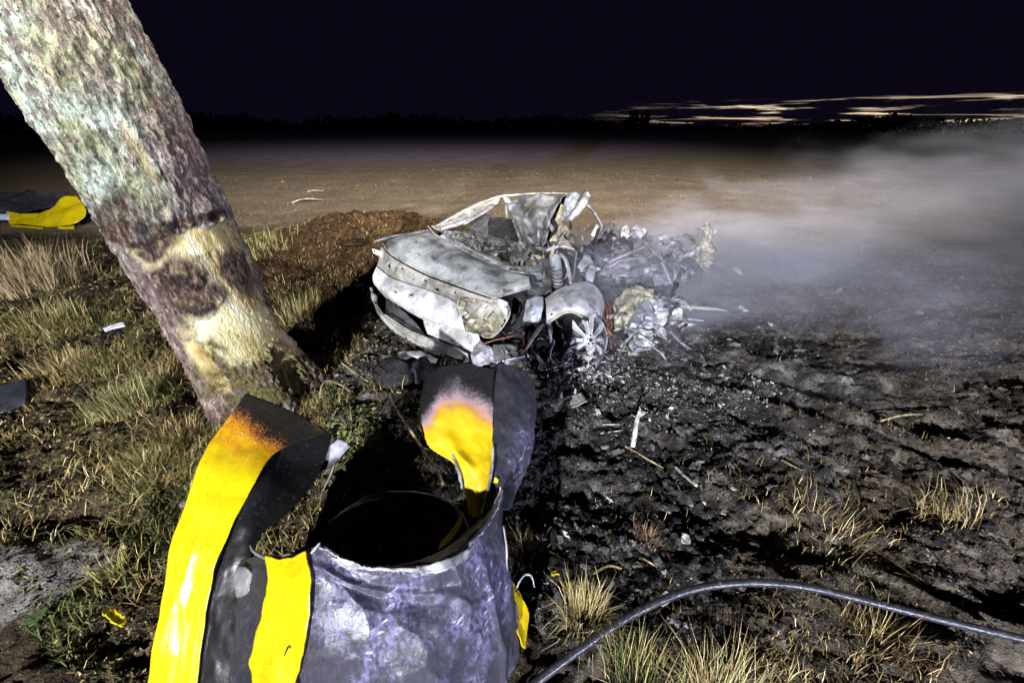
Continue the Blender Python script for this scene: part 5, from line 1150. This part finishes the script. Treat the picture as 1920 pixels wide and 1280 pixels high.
scrap('stone_flake', 1358, 960, .02, MT['ash'], 'small curved pale chip on the dark soil above the hose', 'scrap', 8)
scrap('yellow_shard', 228, 1168, .05, MT['yellow'], 'narrow yellow plastic shard in the grass left of the barrel', 'scrap', 9, .03, (1.1, .3))
scrap('yellow_shard', 1040, 1085, .014, MT['yellow'], 'tiny yellow scrap above the straw tuft by the hose', 'scrap', 10, .05, (1, .7))
scrap('leaf', 75, 1165, .04, MT['leaf'], 'broad dark green leaf lying in the grass at lower left', 'leaf', 11, .02)
t = thing('metal_clip', Gp(1000, 1122), 'white U-shaped metal clip standing right of the barrel', 'clip')
ptube('bar', [(974, 1118, 1.62), (970, 1098, 1.62), (984, 1078, 1.63), (996, 1080, 1.64), (1002, 1100, 1.63)], [.003, .005, .005, .005, .003], MT['white'], t, n=30, k=7, flat=.6)
def rock(name, u, v, r, m, lab, cat, seed, sink=.3):
    c = Gp(u, v); nu, nv = 28, 20
    ph = np.linspace(.03, np.pi - .03, nv)[:, None]; th_ = np.linspace(0, 2 * np.pi, nu, endpoint=False)[None]
    d = np.stack([np.sin(ph) * np.cos(th_), np.sin(ph) * np.sin(th_), np.cos(ph) * np.ones_like(th_)], -1)
    rad = 1 + .22 * fbm(d[..., 0] * 1.8, d[..., 1] * 1.8, d[..., 2] * 1.8, 4, seed)
    vv = c + np.array([0, 0, r[2] * (1 - 2 * sink)]) + d * rad[..., None] * np.asarray(r)
    i = np.arange(nu * nv).reshape(nv, nu); f = np.stack([i[:-1], np.roll(i[:-1], -1, 1), np.roll(i[1:], -1, 1), i[1:]], -1).reshape(-1, 4)
    o = link(name, mesh_np(name, vv.reshape(-1, 3), f), m); rebase(o, (float(c[0]), float(c[1]), float(c[2])))
    return tag(o, lab, cat)
rock('stone', 660, 440, (.20, .14, .06), MT['ground'], 'grey stone at the rim of the pit in the brown mound', 'stone', 1)
rock('charred_lump', 742, 712, (.16, .16, .12), MT['char'], 'rounded black lump behind the curled flap, left of the other lump', 'lump', 2)
rock('charred_lump', 795, 708, (.12, .12, .10), MT['char'], 'rounded black lump just behind the curled flap, below the bumper beam', 'lump', 3)
rock('pale_lump', 772, 672, (.14, .06, .06), MT['bar'], 'pale flattened lump under the bumper beam', 'lump', 4)
rock('pale_lump', 800, 680, (.10, .05, .05), MT['bar'], 'smaller pale lump under the bumper beam, nearer the curled flap', 'lump', 5)
rock('stone', 1125, 642, (.03, .03, .02), MT['stone'], 'small stone beside the star-shaped wheel', 'stone', 6)
rock('stone', 355, 955, (.03, .025, .02), MT['stone'], 'small grey stone left of the tall yellow flap', 'stone', 7)
rock('stone', 60, 905, (.04, .03, .022), MT['ground'], 'small stone at the left edge above the silt patch', 'stone', 8)
# dark plastic panel at the left edge
one(sheet('plastic_panel', [[(-60, 735, 2.86), (0, 722, 2.92), (48, 708, 2.98)], [(-60, 765, 2.78), (0, 752, 2.82), (50, 735, 2.90)], [(-60, 800, 2.72), (0, 775, 2.78), (48, 757, 2.86)]], burnt_metal('dark_blue_plastic', .02, .06, .5, 0, (.9, .95, 1.3), .4), None, nu=30, nv=24, thick=.02, crumple=.006, cs=8, seed=90), 'dark blue-black plastic panel lying at the left edge', 'panel')
# small dark box with a pale top in the grass
t = thing('broken_marker', Gp(212, 650), 'small dark broken marker block with pale top in the left grass', 'marker')
sheet('top_plate', [[(192, 616, 3.72), (212, 608, 3.74), (232, 603, 3.76)], [(196, 620, 3.66), (214, 614, 3.68), (234, 610, 3.70)]], MT['white'], t, nu=14, nv=8, thick=.012, crumple=.006, cs=20, seed=91)
sheet('face', [[(192, 619, 3.69), (210, 614, 3.71), (230, 609, 3.73)], [(190, 635, 3.66), (210, 634, 3.68), (230, 630, 3.7)], [(190, 652, 3.62), (210, 652, 3.64), (230, 648, 3.68)]], MT['black'], t, nu=14, nv=14, thick=.06, crumple=.01, cs=15, seed=92)
# crushed striped barrel far left, behind the trunk
fb = thing('crushed_barrel', Gp(70, 425), 'crushed barrel with yellow band lying far left behind the trunk', 'barrel')
sheet('shell', [[(-60, 372, 8.5), (0, 366, 8.6), (50, 358, 8.7), (95, 366, 8.6), (130, 364, 8.5)], [(-60, 385, 8.25), (0, 384, 8.3), (50, 384, 8.3), (100, 382, 8.3), (122, 380, 8.3)], [(-60, 402, 8.15), (10, 400, 8.15), (50, 398, 8.15), (95, 392, 8.15), (112, 388, 8.2)]], MT['plastic'], fb, nu=50, nv=30, thick=.02, crumple=.06, cs=2.5, seed=95, ridged=True, attrs={'scuff_sheen': lambda uu, vv: .25 + .2 * np.sin(uu * 9)})
sheet('yellow_band', [[(12, 397, 8.12), (45, 400, 8.1), (80, 398, 8.1), (100, 388, 8.12), (118, 370, 8.2), (140, 366, 8.2)], [(12, 408, 8.06), (45, 410, 8.05), (80, 410, 8.04), (105, 405, 8.04), (135, 395, 8.06), (160, 390, 8.1)], [(18, 420, 8.02), (45, 420, 8.0), (80, 424, 7.98), (108, 424, 7.98), (138, 420, 8.0), (158, 405, 8.04)]], MT['yellow'], fb, nu=60, nv=24, thick=.012, crumple=.03, cs=4, seed=96, attrs=zero)
sheet('lower_lip', [[(18, 421, 7.96), (60, 424, 7.94), (80, 426, 7.94)], [(18, 424, 7.94), (60, 427, 7.92), (80, 429, 7.92)]], MT['yellow'], fb, nu=20, nv=5, thick=.02, attrs=zero)
sheet('lower_lip', [[(108, 423, 7.95), (125, 424, 7.94), (138, 423, 7.94)], [(108, 429, 7.93), (125, 430, 7.92), (138, 429, 7.92)]], MT['yellow'], fb, nu=20, nv=5, thick=.02, attrs=zero)
tag(sheet('end_tape', [[(-40, 400, 8.08), (0, 401, 8.08), (17, 402, 8.08)], [(-40, 412, 8.04), (0, 412, 8.04), (17, 412, 8.04)]], MT['tape'], fb, nu=12, nv=6, thick=.012), 'blue-white tape end')

# ------------------------------------------------------------------ smoke drifting to the right of the wreck
bm_ = bmesh.new(); bmesh.ops.create_cube(bm_, size=1.0)
me = bpy.data.meshes.new('smoke'); bm_.to_mesh(me); bm_.free()
sm = bpy.data.objects.new('smoke', me); sm.location = (8.2, 7.6, 1.35); sm.scale = (15.6, 10.8, 3.0); COL.objects.link(sm)
m = bpy.data.materials.new('drifting_smoke'); m.use_nodes = True; T = m.node_tree; T.nodes.clear()
def sn(t, **k):
    x = T.nodes.new(t)
    for a, b in k.items(): setattr(x, a, b)
    return x
def sl(a, b): T.links.new(a, b)
def sm_(op, a, b=0.0, c=None, clamp=False):
    x = sn('ShaderNodeMath', operation=op, use_clamp=clamp)
    for i, q in enumerate((a, b, c)):
        if q is None: continue
        if isinstance(q, (int, float)): x.inputs[i].default_value = q
        else: sl(q, x.inputs[i])
    return x.outputs[0]
ge = sn('ShaderNodeNewGeometry'); se = sn('ShaderNodeSeparateXYZ'); sl(ge.outputs['Position'], se.inputs[0]); px, py, pz = se.outputs
def nz(scale, det, st):
    v = sn('ShaderNodeVectorMath', operation='MULTIPLY'); sl(ge.outputs['Position'], v.inputs[0]); v.inputs[1].default_value = st
    q = sn('ShaderNodeTexNoise'); q.inputs['Scale'].default_value = scale; q.inputs['Detail'].default_value = det; q.inputs['Distortion'].default_value = .6; sl(v.outputs[0], q.inputs['Vector']); return q.outputs['Fac']
def srange(x, a, b, o0=0.0, o1=1.0):
    q = sn('ShaderNodeMapRange', interpolation_type='SMOOTHSTEP'); sl(x, q.inputs[0])
    for i, w_ in enumerate((a, b, o0, o1)): q.inputs[i + 1].default_value = w_
    return q.outputs[0]
xr = sm_('SUBTRACT', px, 1.1)
yc = sm_('MULTIPLY_ADD', xr, .30, 4.2); ry = sm_('MULTIPLY_ADD', sm_('MAXIMUM', xr, 0.0), .40, 1.0)
zc_ = sm_('MULTIPLY_ADD', sm_('MAXIMUM', xr, 0.0), .035, .28); rz = sm_('MULTIPLY_ADD', sm_('MAXIMUM', xr, 0.0), .065, .50)
dy = sm_('DIVIDE', sm_('SUBTRACT', py, yc), ry); dz = sm_('DIVIDE', sm_('SUBTRACT', pz, zc_), rz)
dd = sm_('SQRT', sm_('ADD', sm_('MULTIPLY', dy, dy), sm_('MULTIPLY', dz, dz)))
nzv = sm_('SUBTRACT', nz(.9, 4, (.55, .8, 1.5)), .5)
d2 = sm_('ADD', dd, sm_('ADD', sm_('MULTIPLY', nzv, 2.6), sm_('MULTIPLY', sm_('SUBTRACT', nz(3.0, 5, (.45, .8, 1.3)), .5), 2.0)))
den = srange(d2, 1.35, .10)
den = sm_('MULTIPLY', den, srange(px, .25, 1.1)); den = sm_('MULTIPLY', den, srange(px, 15.5, 10.0))
den = sm_('MULTIPLY', den, srange(py, 12.8, 9.5)); den = sm_('MULTIPLY', den, srange(px, 1.8, 5.0, .60, .065))
pv = sn('ShaderNodeVolumePrincipled'); pv.inputs['Color'].default_value = (.72, .73, .86, 1); pv.inputs['Anisotropy'].default_value = -.1; sl(den, pv.inputs['Density'])
so_ = sn('ShaderNodeOutputMaterial'); sl(pv.outputs[0], so_.inputs['Volume'])
me.materials.append(m)
tag(sm, 'pale smoke drifting from the wreck to the right', 'smoke', kind='stuff')
